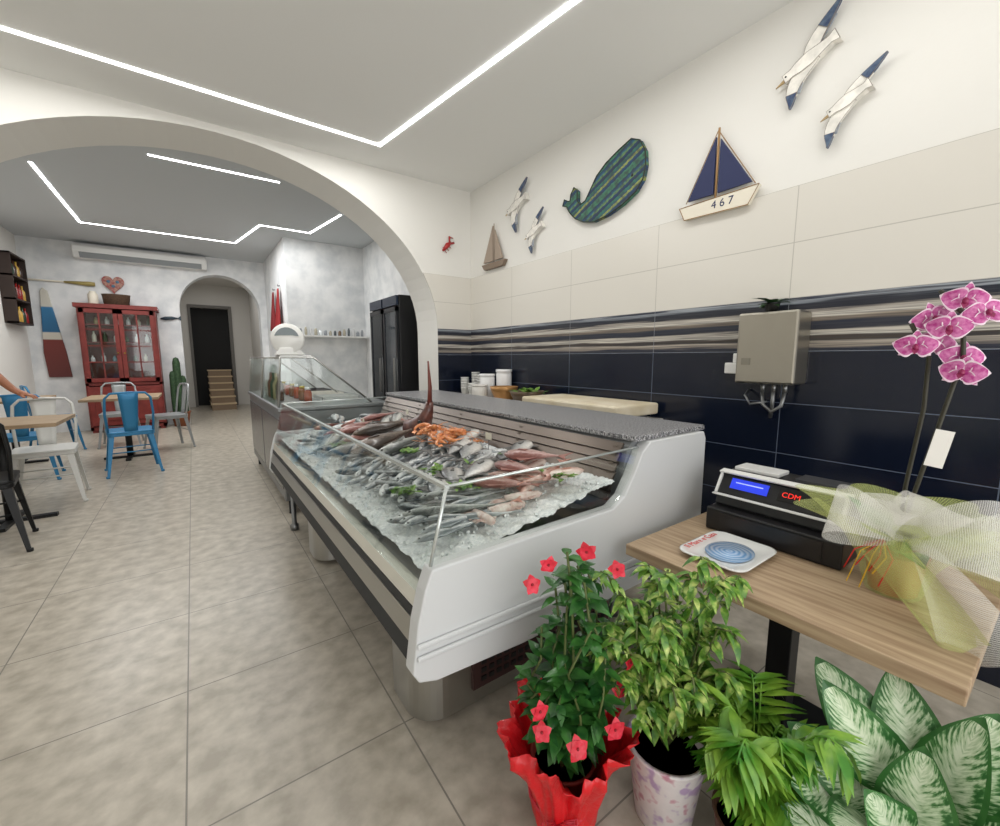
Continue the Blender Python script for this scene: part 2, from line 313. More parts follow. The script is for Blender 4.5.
# ---------------------------------------------------------------- crushed ice & fish
def zd(x,y=2): return .815+.155*max(0,min(1,(x-.57)/.88))
def hn(x,y): return (sin(x*37+y*13)+sin(x*17-y*41+2)+sin(x*71+y*57))/3
ice=B();ice.grid(lambda u,v:V((.56+.90*v,1.165+2.87*u,zd(.56+.90*v)-.004+.010*hn((.56+.90*v),1.165+2.87*u)+U(-.004,.004))),240,84,0,True)
for i in range(1500):
    x,y=U(.58,1.42),U(1.18,4.02);s_=U(.003,.007);X=Matrix.Translation((x,y,zd(x)+.002+.010*hn(x,y)))@Euler((U(0,3),U(0,3),U(0,3))).to_matrix().to_4x4()
    ice.box(-s_,s_,-s_*.8,s_*.8,-s_*.7,s_*.7,0,X)
iceM=M('crushed ice','#f4f5f4',.25,c2='#d9dddf',ns=80,nd=3,bump=.3,bs=160);ice.obj('crushed_ice',iceM,kind='stuff',label='bed of crushed ice inside the fish counter',cat='ice')
eyeM=M('fish eye','#0b0b0b',.1,coat=.5)
def fishproto(name,L,H,W,bodyM,finM,label,group,fork=.5,shape=None):
    sh=shape or [(0,.04),(.04,.3),(.12,.68),(.28,1),(.48,.92),(.68,.58),(.84,.26),(.93,.14),(1,.12)]
    b=B();n=10;vs=[]
    for t,h in sh:
        for j in range(n):
            an=2*pi*j/n;vs.append((L*(.45-t*.85),H/2*h*cos(an),W/2*(h**.8)*sin(an)+W/2))
    k=len(sh);b.add(vs,[(i*n+j,i*n+(j+1)%n,(i+1)*n+(j+1)%n,(i+1)*n+j) for i in range(k-1) for j in range(n)]+[tuple(range(n))],0,True)
    z=W/2
    def hat(t):
        for (a,ha),(c,hc) in zip(sh,sh[1:]):
            if a<=t<=c: return H/2*(ha+(hc-ha)*(t-a)/(c-a))
        return 0
    X=lambda t:L*(.45-t*.85)
    for s,t0,t1,f in ((1,.30,.66,.34),(-1,.55,.80,.26),(-1,.28,.42,.30)):
        b.prism([(X(t0),s*hat(t0)*.9),((X(t0)*.6+X(t1)*.4),s*(hat((t0+t1)/2)+H*f)),(X(t1),s*hat(t1)*.9)],'z',z-.001,z+.001,1)
    b.prism([(X(.27),.0),(X(.42),H*.10),(X(.45),-H*.04),(X(.30),-H*.08)],'z',W*.98,W*1.04,1)
    o=b.obj(name,[bodyM,finM],label=label,cat='fish',group=group,loc=(0,0,0))
    x=L*(.45-.85);hb=H/2*.14
    B().prism([(x+.004,hb),(x-L*.15,H*fork),(x-L*.08,0),(x-L*.15,-H*fork),(x+.004,-hb)],'z',z-.0015,z+.0015).obj('tail_fin',finM,o)
    B().ell((L*(.45-.075),H*.08,z+W/2*.42),(L*.016+.001,L*.016+.001,L*.008+.002),8,5).obj('eye',eyeM,o)
    return o
def fishM(name,back,mid,belly,H,coat=.4,r=.3,wob=0): return axisM(name,1,-H/2,H/2,[(.1,belly),(.5,mid),(.85,back)],r,.1,coat,wob)
P={}
P['sard']=fishproto('sardine',.27,.05,.028,fishM('sardine skin','#62696d','#cccece','#efeeeb',.05,wob=.012),M('grey fin','#9aa0a4',.4),'small silver sardine lying on ice','silver fish on the ice')
P['mack']=fishproto('mackerel',.38,.08,.05,fishM('mackerel skin','#31393c','#a3a8a6','#e6e3dd',.08,wob=.04),M('dark fin','#4a5358',.4),'dark backed mackerel lying on ice','silver fish on the ice')
P['mull']=fishproto('red_mullet',.27,.07,.045,fishM('mullet skin','#95574b','#c99f94','#e8d8cf',.07,wob=.03),M('pink fin','#bb8273',.4),'pinkish red mullet piled on ice','red fish on the ice')
P['brea']=fishproto('sea_bream',.38,.155,.055,fishM('bream skin','#45474a','#9b9d9d','#dedad4',.155,wob=.06),M('bream fin','#5b5a59',.4),'grey sea bream lying on ice','large fish on the ice')
P['brow']=fishproto('grouper',.6,.17,.09,fishM('grouper skin','#352b25','#75655a','#c9bfb2',.17,wob=.12),M('grouper fin','#43362c',.4),'large dark speckled grouper lying on ice','large fish on the ice')
P['pink']=fishproto('snapper',.42,.14,.065,fishM('snapper skin','#80504a','#b99690','#e9dfd9',.14,wob=.07),M('snapper fin','#96665e',.4),'rosy snapper lying on ice','large fish on the ice')
P['hake']=fishproto('hake',.55,.095,.06,fishM('hake skin','#4c504e','#a7aaa6','#ecebe6',.095,wob=.04),M('hake fin','#6c6e6a',.4),'long grey hake lying on ice','large fish on the ice',.35)
used=set()
def put(k,x,y,rz,dz=0,tilt=0,sc=1):
    p=P[k];loc=(x,y,zd(x)+.006+dz);rot=(tilt,-.14*cos(rz),rz)
    if k in used: dup(p,loc,rot,sc)
    else: p.location=loc;p.rotation_euler=rot;p.scale=(sc,)*3;used.add(k)
for i in range(14):
    put('mull',U(1.08,1.32),U(1.30,1.58),U(-.8,.8)+(pi if R()<.3 else 0),.014*(i//5)+.006,U(-.2,.2),U(.8,1.05))
for i in range(3): put('pink',1.05+.12*i,1.44+.04*i,U(1.3,2.3),.03+.018*i,U(-.15,.15),.8)
for i in range(6): put('brea',.86+.10*i,1.66+.05*(i%2),U(.3,1.4),.02+.012*(i%3),U(-.1,.1),.8)
for i in range(3): put('hake',.80+.12*i,1.44+.10*i,pi*.85+U(-.2,.2),.012,0,.8)
for i in range(14): put('sard',U(.68,.98),U(1.30,1.60),U(2.2,3.4),.004+.01*(i%3),U(-.2,.2),U(.85,1.1))
for r_ in range(4):
    for i in range(14): put('sard',.74+.16*r_+U(-.05,.05),1.80+.06*i+U(-.02,.02)+.02*r_,pi+.6+U(-.5,.5),.006*(i%3)+U(0,.02),U(-.25,.25),U(.8,1.2))
for i in range(12): put('mack',.72+U(-.03,.12),1.55+i*.13,2.2+U(-.45,.45),.012,U(-.1,.1),.82)
for i in range(6): put('brea',1.24+U(-.06,.06),1.98+i*.08,U(.2,1.0),.03+.014*(i%3),U(-.2,.2),.9)
put('brow',.98,2.62,pi+.35,.04,0,1.0);put('brow',1.12,2.92,pi-.1,.05,.1,.95);put('hake',1.05,2.42,pi+.3,.05,0,1.0);put('hake',.86,2.78,pi+.2,.03,0,1.0)
for i in range(7): put('hake',.74+.09*i,3.2+U(-.05,.05),1.1+U(-.3,.3),.01+.006*i)
for i in range(5): put('pink',U(.90,1.2),2.95+.09*i,U(2.6,3.6),.04+.010*i,U(-.2,.2),.8)
for i in range(8): put('mull',U(.82,1.28),U(3.35,3.85),U(-.6,.6)+pi,.012*(i//4),U(-.2,.2))
for i in range(8): put('mack',U(.82,1.2),U(3.35,3.8),U(1.2,1.9),.02+.008*i,U(-.2,.2))
for i in range(12): put('sard',U(.68,1.0),U(3.0,3.8),U(1.2,2.2),.01)
praM=M('orange prawn shell','#d07440',.3,c2='#e6a066',ns=60,coat=.4)
def prawn():
    pts=[];rs=[]
    for i in range(10):
        t=i/9;an=-.3+t*2.6;pts.append((.045*cos(an),.045*sin(an),.012));rs.append(.013*(1-.55*t))
    b=B().tube(pts,rs,8)
    for i in range(6):
        an=.1+i*.28;b.tube([(.036*cos(an),.036*sin(an),.01),(.015*cos(an),.015*sin(an),.002)],.0018,4)
    b.tube([(.045,-.012,.012),(.06,-.05,.02),(.05,-.1,.02)],.0012,4);b.tube([(.045,-.012,.012),(.075,-.05,.02),(.09,-.09,.02)],.0012,4)
    o=b.obj('prawn',praM,label='orange shell-on prawn in a heap on ice',cat='prawn',group='prawns on the ice',loc=(0,0,0))
    B().prism([(-.03,.03),(-.055,.025),(-.05,.01),(-.055,0),(-.028,.012)],'z',.01,.013).obj('tail_fan',praM,o);return o
pr=prawn();pr.location=(1.28,2.40,1.02)
for i in range(36): dup(pr,(1.28+U(-.12,.08),2.34+U(-.2,.2),zd(1.3)+.04+.06*R()),(U(-.5,.5),U(-.5,.5),U(0,6.28)),U(.9,1.3))
sqM=M('pale squid','#ded5ce',.25,c2='#c0a098',ns=25,coat=.4)
b=B().tube([(.12,0,.018),(.1,0,.018),(.0,0,.018),(-.06,0,.018)],[.003,.018,.024,.02]);b.prism([(.11,0),(.05,.05),(.04,0),(.05,-.05)],'z',.016,.02)
for i in range(8): b.tube([(-.06,.004*(i-4),.016),(-.1,.008*(i-4),.014),(-.15,.009*(i-4)+.01*sin(i*2),.006)],[.005,.004,.002],5)
sq=b.obj('squid',sqM,label='pale squid with tentacles lying on ice',cat='squid',group='squid on the ice',loc=(.95,1.30,zd(.95)+.008))
for i in range(2): dup(sq,(.85+.2*i,1.30+.03*i,zd(.9+.15*i)+.012),(0,-.1,U(0,6.3)),U(.8,1.0))
sw=thing('swordfish_head','dark swordfish head with its long bill pointing up','fish',(1.28,2.68,.95))
swM=M('swordfish skin','#4a2a26',.35,c2='#6d4238',ns=20,coat=.3)
b=B().tube([(1.22,2.80,.99),(1.25,2.75,1.0),(1.28,2.68,1.06),(1.30,2.65,1.14),(1.305,2.64,1.2)],[.08,.078,.06,.035,.026],12);b.obj('head',swM,sw,True)
B().tube([(1.305,2.64,1.18),(1.305,2.63,1.3),(1.29,2.62,1.48)],[.028,.022,.008],8,flat=.6).obj('bill',M('bill','#6b342b',.4),sw,True)
B().ell((1.23,2.645,1.06),(.018,.018,.018)).obj('eye',eyeM,sw,True)
parM=M('parsley green','#3f6b23',.5,c2='#7ba03f',ns=30)
for i,(x,y) in enumerate([(1.12,1.72),(.93,1.55),(1.3,1.66),(.95,1.86),(1.25,1.30),(1.0,2.3),(.78,2.9),(.72,1.75)]):
    b=B()
    for j in range(36):
        a=U(0,6.3);b.leaf((x+U(-.05,.05),y+U(-.05,.05),zd(x)+.06),(cos(a),sin(a),U(.2,1)),(0,0,1),U(.03,.055),U(.018,.03),.3,0,3,2)
    b.obj('parsley_bunch',parM,label='small bunch of green parsley garnish on ice',cat='herb',group='parsley on the ice')
tagc=B().box(-.001,.001,-.03,.03,.06,.10,0);tagc.tube([(0,0,0),(0,0,.06)],.0015,5,1)
tg=tagc.obj('price_tag',[M('tag card','#d9d4c4',.5),black],label='small white price tag on a pin',cat='price tag',group='price tags in the counter',loc=(1.36,2.0,.97))
for x,y in ((1.38,3.2),(1.38,2.9),(1.05,3.3)): dup(tg,(x,y,zd(x)+.03),(0,0,U(-.3,.3)))
# ---------------------------------------------------------------- second counter with scale
c2=thing('deli_counter','steel framed glass topped serving counter beside the fish counter','display counter',(1.1,5.6,0))
b=B();b.box(.62,1.65,4.35,6.9,.14,1.0,0);b.box(.6,1.68,4.33,6.92,1.0,1.04,1);b.obj('cabinet_body',[steeld,steeld],c2,True,bev=.008)
for ya,yb_ in ((4.4,5.6),(5.65,6.85)): B().box(.612,.62,ya,yb_,.25,.92).obj('front_panel',M('grey steel front','#85888a',.25,.8),c2,True,bev=.003)
for x in (.68,1.58):
    for y in (4.42,6.8): B().tube([(x,y,0),(x,y,.15)],.025).obj('leg',dark,c2,True)
b=B();b.prism([(.62,1.04),(.66,1.50),(.668,1.50),(.628,1.04)],'y',4.4,6.85);b.box(.66,.95,4.4,6.85,1.50,1.508)
for y in (4.4,6.84): b.prism([(.63,1.04),(.665,1.50),(.95,1.50),(1.5,1.04)],'y',y,y+.007)
b.obj('glass_case',glassh,c2,True)
b=B()
for y in (4.4,5.6,6.85): b.tube([(.62,y,1.04),(.66,y,1.505),(.95,y,1.505),(1.5,y,1.04)],.010)
b.tube([(.66,4.4,1.505),(.66,6.85,1.505)],.010);b.tube([(.95,4.4,1.505),(.95,6.85,1.505)],.010);b.obj('metal_frame',steel,c2,True)
sc=thing('dial_scale','round headed white grocery scale with steel weighing plate','scale',(.78,4.55,1.51))
X=Matrix.Translation((.76,4.55,1.68))@Euler((0,0,-.35)).to_matrix().to_4x4()@Euler((pi/2,0,0)).to_matrix().to_4x4()
B().lathe([(0.0001,-.05),(.12,-.05),(.145,-.03),(.15,.02),(.135,.045),(.0001,.048)],n=32,X=X).obj('round_head',white,sc,True)
b=B();b.prism([(.11*cos(t),.11*sin(t)) for t in [.25+i*.29 for i in range(10)]]+[(-.05,.035),(.05,.035)],'z',.047,.051,0,False,X);b.obj('dial_window',M('smoked dial window','#7d878c',.1,coat=.5),sc,True)
B().prism([(.64,1.528),(.90,1.528),(.84,1.60),(.68,1.60)],'y',4.49,4.61).obj('scale_base',white,sc,True,bev=.008)
B().box(.66,.95,4.42,4.68,1.509,1.527).obj('weighing_plate',steel,sc,True,bev=.005)
for i in range(7):
    y=4.75+i*.28
    b=B().lathe([(.035,0),(.04,.01),(.04,.10),(.025,.13)],(.95,y,1.041),14,0).lathe([(.028,.13),(.028,.155)],(.95,y,1.041),14,1)
    b.obj('preserve_jar',[M('preserve','#7a4a22' if i%2 else '#a5482a',.2,coat=.6),M('lid','#c7b25a' if i%2 else '#e8e8e8',.3,.5)],label='small glass jar of preserve with a metal lid',cat='jar',group='jars in the glass case')
for i,c in enumerate(('#c9c9c7','#dcd8d0','#3b3b3d')):
    y=5.0+i*.6;b=B();b.box(1.1,1.5,y-.2,y+.2,1.041,1.05);b.box(1.1,1.11,y-.2,y+.2,1.05,1.08);b.box(1.49,1.5,y-.2,y+.2,1.05,1.08);b.box(1.1,1.5,y-.2,y-.19,1.05,1.08);b.box(1.1,1.5,y+.19,y+.2,1.05,1.08)
    b.obj('serving_tray',M('tray',c,.3,.5),label='shallow rectangular serving tray',cat='tray',group='trays on the serving counter')
for i in range(5):
    b=B().lathe([(.035,0),(.04,.01),(.04,.17),(.014,.22),(.014,.29)],(.74,5.1+i*.2,1.0415),12);b.obj('bottle',M('tall bottle',('#4a2c1a','#c9b98a','#28402c','#8c2a22','#d8d8d4')[i],.2,coat=.4),label='bottle standing inside the glass case',cat='bottle',group='bottles in the glass case')
# ---------------------------------------------------------------- worktop along the tiled wall
wk=thing('work_counter','white topped work counter with dark base along the tiled wall','work counter',(2.6,3.1,0))
B().box(2.38,2.87,1.9,4.58,.08,1.0).obj('cabinet_body',M('dark grey cabinet','#3a3c40',.4,.3),wk,True)
B().box(2.33,2.88,1.86,4.6,1.0,1.045).obj('worktop',M('pale steel worktop','#d2cfc8',.3,.3),wk,True,bev=.006)
for y in (1.95,2.8,3.6,4.5): B().box(2.42,2.8,y,y+.04,0,.08).obj('foot',black,wk,True)
B().box(2.34,2.84,1.88,2.92,1.08,1.165).obj('cutting_board',M('cream cutting board','#e6dcc6',.5,c2='#d6c8aa',ns=6),label='thick cream cutting board on the work counter',cat='cutting board',bev=.015)
B().box(2.40,2.80,1.95,2.88,1.0455,1.08).obj('board_riser',steeld,label='steel riser frame under the cutting board',cat='riser')
def bowl(name,x,y,z,r,h,mat,label,cat,grp=None):
    B().lathe([(.0001,0),(r*.55,0),(r*.6,.005),(r*.9,h*.7),(r,h),(r*.96,h),(r*.85,h*.7),(r*.5,.012),(.0001,.01)],(x,y,z),24).obj(name,mat,label=label,cat=cat,group=grp)
bowl('mixing_bowl',2.62,3.56,1.046,.15,.16,M('bronze bowl','#a87c4a',.35,.5),'bronze coloured mixing bowl on the work counter','bowl')
bowl('colander',2.6,3.16,1.046,.17,.14,M('dark colander','#5b4a38',.5),'dark shallow colander heaped with green leaves','colander')
b=B()
for i in range(34):
    a=U(0,6.3);b.leaf((2.6+U(-.1,.1),3.16+U(-.1,.1),1.15+U(0,.03)),(cos(a),sin(a),U(.3,1)),(0,0,1),.09,.05,.3,0,3,2)
b.obj('lemon_leaves',parM,label='green leaves heaped in the colander',cat='leaves')
def cup(x,y,n):
    b=B()
    for i in range(n): b.lathe([(.036,.03*i),(.047,.03*i+.10),(.05,.03*i+.10),(.05,.03*i+.108),(.044,.03*i+.105)],(x,y,1.046),18)
    b.obj('paper_cup_stack',white,label='stack of white paper cups on the work counter',cat='cups',group='stacked paper cups')
cup(2.62,4.35,5);cup(2.74,4.3,7);cup(2.58,4.12,3);cup(2.7,4.12,6)
for i,(x,y,h,c) in enumerate([(2.65,3.92,.28,'#e9e9e9'),(2.78,3.78,.33,'#efefef'),(2.50,3.84,.17,'#dedbd5')]):
    B().lathe([(.07,0),(.085,.01),(.085,h*.85),(.08,h*.9),(.09,h*.92),(.09,h),(.0001,h)],(x,y,1.046),20).obj('food_tub',M('plastic tub',c,.35),label='white plastic food tub with a lid',cat='tub',group='white tubs on the work counter')
# ---------------------------------------------------------------- water heater
wh=thing('water_heater','brushed steel box water heater fixed to navy tiles','water heater',(2.8,1.12,1.35))
B().box(2.70,2.884,.955,1.275,1.35,1.765).obj('casing',M('champagne steel','#aea99e',.3,.9,bump=.04,bs=50,st=(1,1,8)),wh,True,bev=.012)
B().box(2.696,2.70,1.19,1.24,1.46,1.50).obj('control_knob',M('knob grey','#8c887c',.4,.5),wh,True)
b=B()
for y in (1.03,1.09,1.15): b.tube([(2.80,y,1.35),(2.80,y,1.30)],.014)
b.tube([(2.80,1.03,1.30),(2.79,1.04,1.22),(2.79,1.09,1.18),(2.79,1.14,1.22),(2.80,1.15,1.30)],.011);b.tube([(2.80,1.09,1.30),(2.82,1.1,1.2),(2.86,1.12,1.14)],.012);b.tube([(2.8,1.12,1.24),(2.76,1.2,1.22),(2.8,1.25,1.27),(2.87,1.26,1.3)],.007)
b.obj('pipes',steeld,wh,True)
sb=B().box(2.82,2.884,1.30,1.40,1.40,1.47,0);sb.box(2.84,2.884,1.31,1.36,1.47,1.53,0);sb.obj('wall_socket_box',white,label='white electrical socket box beside the heater',cat='socket box',bev=.006)
hp=B().lathe([(.03,0),(.04,.05),(.043,.055)],(2.79,1.13,1.766),14,1)
for i in range(26):
    a=U(0,6.3);hp.leaf((2.79,1.13,1.81),(cos(a),sin(a),U(.1,1.2)),(0,0,1),U(.07,.12),.04,.5,0,3,2)
hp.obj('small_plant',[M('dark leaf','#2a4a24',.5),black],label='small dark green plant on top of the heater',cat='plant')
# ---------------------------------------------------------------- wall decorations
outl=M('thin grey outline','#8a8078',.7)
ws_=[(0,'#3b6b55'),(.13,'#4a7f68'),(.15,'#24385c'),(.27,'#2f4f70'),(.29,'#8a9650'),(.36,'#9aa05a'),(.38,'#2d5468'),(.52,'#3f7a62'),(.54,'#1f3453'),(.66,'#2a4668'),(.68,'#6f8a4c'),(.76,'#52806a'),(.78,'#33607a'),(.90,'#213758'),(.92,'#457a5e')]
stripeM=axisM('whale stripes',2,-.05,.5,ws_,.8,wob=.022,ws=45,rep=2.6,grain=(30,30,30))
wl=[(2.98,2.88),(2.96,2.93),(2.91,2.90),(2.885,2.90),(2.88,2.95),(2.84,3.0),(2.80,2.96),(2.80,2.88),(2.76,2.83),(2.70,2.85),(2.64,2.93),(2.58,3.01),(2.48,3.08),(2.36,3.13),(2.24,3.17),(2.16,3.13),(2.11,3.04),(2.10,2.94),(2.12,2.84),(2.18,2.77),(2.30,2.71),(2.45,2.665),(2.60,2.65),(2.72,2.68),(2.82,2.73),(2.89,2.80),(2.93,2.86)]
w_=thing('whale_wall_ornament','painted wooden whale with green and blue stripes hung on the wall','wall ornament',(2.87,2.5,2.65))
an=math.radians(25)
o=B().prism([((y-2.5)*cos(an)-(z-2.65)*sin(an),(y-2.5)*sin(an)+(z-2.65)*cos(an)) for y,z in wl],'x',-.012,.030).obj('body',stripeM,w_,bev=.005);o.rotation_euler=(-an,0,0)
b=B();b.tube([(2.857,y,z) for y,z in wl+[wl[0]]],.005,5);b.obj('outline',M('dark olive edge','#2b3326',.7),w_,True)
b=B().ell((2.857,2.22,2.90),(.004,.012,.012));b.obj('eye',black,w_,True)
bt=thing('sailboat_wall_ornament','wooden sailboat with navy sails and a cream hull numbered 467','wall ornament',(2.87,1.55,2.44))
hl=[(1.80,2.535),(1.76,2.45),(1.34,2.44),(1.28,2.545)]
B().prism(hl,'x',2.85,2.8845).obj('hull',cream,bt,True,bev=.004)
for sl in ([(1.745,2.57),(1.57,2.92),(1.57,2.57)],[(1.54,2.90),(1.54,2.57),(1.33,2.575)]): B().prism(sl,'x',2.86,2.874).obj('sail',navy,bt,True)
b=B();b.tube([(2.865,1.555,2.53),(2.865,1.555,2.97)],.007);b.tube([(2.866,1.56,2.96),(2.866,1.76,2.56)],.003,5);b.tube([(2.866,1.55,2.94),(2.866,1.31,2.56)],.003,5);b.tube([(2.85,y,z) for y,z in hl+[hl[0]]],.003,5);b.obj('mast',M('tan wood','#a07c50',.6),bt,True)
text('4 6 7',.07,navy,bt,(2.849,1.50,2.495),(0,-1,0),(0,0,1))
b2=thing('small_sailboat_ornament','small tan wooden sailboat ornament on cream tiles','wall ornament',(2.87,4.09,2.5))
tan=M('grey tan wood','#a39384',.7)
for pp in ([(4.11,2.98),(4.11,2.60),(4.30,2.60)],[(4.07,2.93),(3.92,2.60),(4.07,2.60)]): B().prism(pp,'x',2.86,2.874).obj('sail',tan,b2,True)
B().prism([(4.33,2.58),(4.28,2.52),(3.92,2.52),(3.87,2.58)],'x',2.855,2.899).obj('hull',M('pale brown wood hull','#857464',.7),b2,True)
B().tube([(2.867,4.09,2.55),(2.867,4.09,3.0)],.006).obj('mast',tan,b2,True)
gw=M('gull white','#f3efe6',.6,c2='#d5d2ca',ns=18);gb=M('gull wing navy','#22375c',.6,c2='#5a6c80',ns=30);gf=M('gull wing grey blue','#8694a3',.6,c2='#b9bfc4',ns=40);bk_=M('tan beak','#b59a6a',.5)
def gull(c,up,lo,hd,tl,s):
    g=thing('seagull_wall_ornament','painted wooden seagull with blue tipped wings in flight','wall ornament',(2.87,c[0],lo[1]),group='wooden seagulls on the wall')
    C=V((c[0],c[1],0));H=V((hd[0],hd[1],0));T=V((tl[0],tl[1],0));D=(H-T).normalized()
    def outline(axis_pts,ws):
        P1=[];P2=[];k=len(axis_pts)
        for i,p in enumerate(axis_pts):
            t=(axis_pts[min(i+1,k-1)]-axis_pts[max(i-1,0)]).normalized();n_=V((-t.y,t.x,0));P1.append(tuple((p+n_*ws[i])[:2]));P2.append(tuple((p-n_*ws[i])[:2]))
        return P1+P2[::-1]
    def pc(nm,q,x0,m,x1=None):
        b=B().prism(q,'x',x0,x1 or x0+.014,0);b.tube([(x0,y,z) for y,z in q+[q[0]]],.0014*s,4,1);b.obj(nm,[m,outl],g,True)
    bp=[T+(H-T)*t for t in (0,.12,.3,.5,.7,.85,1)]
    pc('body',outline(bp,[w*s for w in (.030,.018,.024,.034,.030,.020,.022)]),2.850,gw,2.899)
    for tip in (up,lo):
        tp=V((*tip,0));W_=[]
        for i in range(11):
            t=i/10;W_.append(C+(tp-C)*t+D*.055*s*sin(pi*t)*(1.3-t))
        ww=[.034,.036,.035,.033,.030,.028,.025,.021,.016,.010,.003]
        tr=[p-D*.028*s for p in W_[1:8]];pc('wing_trailing_feathers',outline(tr,[.008*s,.012*s,.014*s,.014*s,.014*s,.012*s,.008*s]),2.858,gf)
        pc('wing',outline(W_[:8],[w*s for w in ww[:8]]),2.856,gw);pc('wing_tip',outline(W_[6:],[w*s for w in ww[6:]]),2.852,gb)
    n_=V((-D.y,D.x,0));B().prism([tuple((H+n_*.008*s)[:2]),tuple((H+D*.045*s)[:2]),tuple((H-n_*.008*s)[:2])],'x',2.862,2.872).obj('beak',bk_,g,True)
    B().ell((2.849,(H-D*.01).x,(H-D*.01).y+.006*s),(.003,.005*s,.005*s),6,4).obj('eye',black,g,True)
gull((1.05,3.13),(.94,3.36),(1.15,2.90),(1.19,3.07),(.95,3.18),1.1)
gull((.865,2.83),(.735,2.98),(.95,2.62),(.96,2.79),(.79,2.87),.9)
gull((3.66,3.08),(3.50,3.30),(3.68,2.81),(3.82,3.04),(3.52,3.13),1.25)
gull((3.38,2.76),(3.25,2.95),(3.42,2.55),(3.50,2.72),(3.27,2.80),1.0)
b=B().tube([(2.50,4.622,2.76),(2.56,4.615,2.83),(2.61,4.622,2.87)],[.012,.03,.012],8)
for i in (-1,1): b.tube([(2.59,4.62,2.85),(2.59+i*.03+.03,4.62,2.87+.03-i*.03),(2.64,4.62,2.90-i*.02)],[.01,.014,.006],6)
for i in range(3): b.tube([(2.50+.03*i,4.62,2.80+.02*i),(2.55+.03*i,4.62,2.74+.03*i)],.004,5)
b.obj('lobster_wall_ornament',redp,label='small red lobster ornament on the arch wall',cat='wall ornament')
# ---------------------------------------------------------------- till table
tt=thing('till_table','oak laminate table with black steel base holding the till','table',(1.78,.56,0))
B().box(1.375,2.2,.085,1.03,.705,.75).obj('tabletop',oak,tt,True,bev=.003)
b=B();b.box(1.72,1.80,.54,.62,.03,.66);b.box(1.5,2.1,.53,.63,.66,.70);b.box(1.66,1.86,.2,.95,.66,.70);b.obj('pedestal',blackm,tt,True,bev=.004)
B().box(1.5,2.05,.33,.83,0,.03).obj('foot_plate',blackm,tt,True,bev=.005)
tl=thing('cash_register','black cash register with blue display and cash drawer','cash register',(2.0,.68,.75))
B().box(1.80,2.17,.44,.93,.752,.85).obj('cash_drawer',black,tl,True,bev=.006)
B().box(1.796,1.80,.50,.87,.765,.84).obj('drawer_front',M('drawer front black','#1b1b1e',.3),tl,True)
b=B();b.prism([(1.86,.85),(1.88,.91),(1.93,.985),(2.10,1.0),(2.14,.85)],'y',.47,.93);b.obj('register_body',black,tl,True,bev=.012)
b=B();b.prism([(1.868,.905),(1.918,.985),(1.925,.988),(1.93,.96),(1.885,.90)],'y',.465,.475);b.prism([(1.868,.905),(1.918,.985),(1.925,.988),(1.93,.96),(1.885,.90)],'y',.925,.935);b.prism([(1.918,.984),(1.912,.992),(1.955,.998),(1.955,.986)],'y',.46,.94);b.box(1.858,1.885,.46,.94,.895,.901);b.obj('white_trim',white,tl,True,bev=.002)
B().box(1.97,2.08,.72,.90,.996,1.012).obj('printer_cover',M('pale printer cover','#d8d8d6',.3),tl,True,bev=.003)
B().box(1.97,2.08,.50,.66,.996,1.008).obj('keypad',M('grey keypad','#3a3b3e',.4),tl,True)
nrm=V((-.075,0,.05)).normalized()
def slab(y0,y1,a0,a1,th,m,name):
    p0=V((1.88,0,.91));d=V((.05,0,.075));q=[p0+d*a0,p0+d*a1];b=B();b.prism([(q[0].x,q[0].z),(q[1].x,q[1].z),((q[1]+nrm*th).x,(q[1]+nrm*th).z),((q[0]+nrm*th).x,(q[0]+nrm*th).z)],'y',y0,y1);return b.obj(name,m,tl,True)
slab(.73,.88,.25,.78,.004,M('blue display','#2438c8',.3,em=.8),'customer_display')
slab(.55,.69,.2,.85,.003,M('dark window','#141416',.15),'indicator_window')
slab(.75,.86,.55,.60,.005,M('pale display line','#aab8ff',.4,em=.6),'display_line')
text('CDM',.030,M('red lettering','#e0261c',.4,em=1),tl,V((1.905,.645,.9475))+nrm*.004,(0,-1,0),(.05,0,.075))
pl=thing('square_dish','white square dish with blue swirl centre and red lettering','dish',(1.61,.74,.751))
def rsq(s,r,n=6):
    o=[]
    for cx,cy,a0 in ((1,1,0),(-1,1,.5*pi),(-1,-1,pi),(1,-1,1.5*pi)):
        for i in range(n+1): a=a0+.5*pi*i/n;o.append((cx*(s-r)+r*cos(a),cy*(s-r)+r*sin(a)))
    return o
rings=[(.11,.0),(.13,.006),(.155,.018),(.157,.022),(.15,.023),(.12,.013),(.08,.010)]
b=B();vs=[];n=28
for s_,z_ in rings:
    for x,y in rsq(s_,s_*.35): vs.append((x+1.61,y*.8+.74,z_+.751))
fs=[(i*n+j,i*n+(j+1)%n,(i+1)*n+(j+1)%n,(i+1)*n+j) for i in range(len(rings)-1) for j in range(n)]+[tuple(range(n-1,-1,-1)),tuple(range((len(rings)-1)*n,len(rings)*n))]
b.add(vs,fs,0,True);b.obj('dish_body',M('glazed white ceramic','#ebecea',.15,coat=.5),pl,True)
def ringM():
    a=M('blue swirl glaze','#3f7fc4',.15,coat=.5);nt=a.node_tree;N=nt.nodes;L=nt.links
    tc=N.new('ShaderNodeTexCoord');w=N.new('ShaderNodeTexWave');w.wave_type='RINGS';w.rings_direction='Z';w.inputs['Scale'].default_value=18;w.inputs['Distortion'].default_value=2.5
    L.new(tc.outputs['Object'],w.inputs[0]);c=N.new('ShaderNodeValToRGB');c.color_ramp.elements[0].color=hx('#6f9fd2');c.color_ramp.elements[1].color=hx('#b3cce8');L.new(w.outputs[0],c.inputs[0]);L.new(c.outputs[0],N['Principled BSDF'].inputs['Base Color']);return a
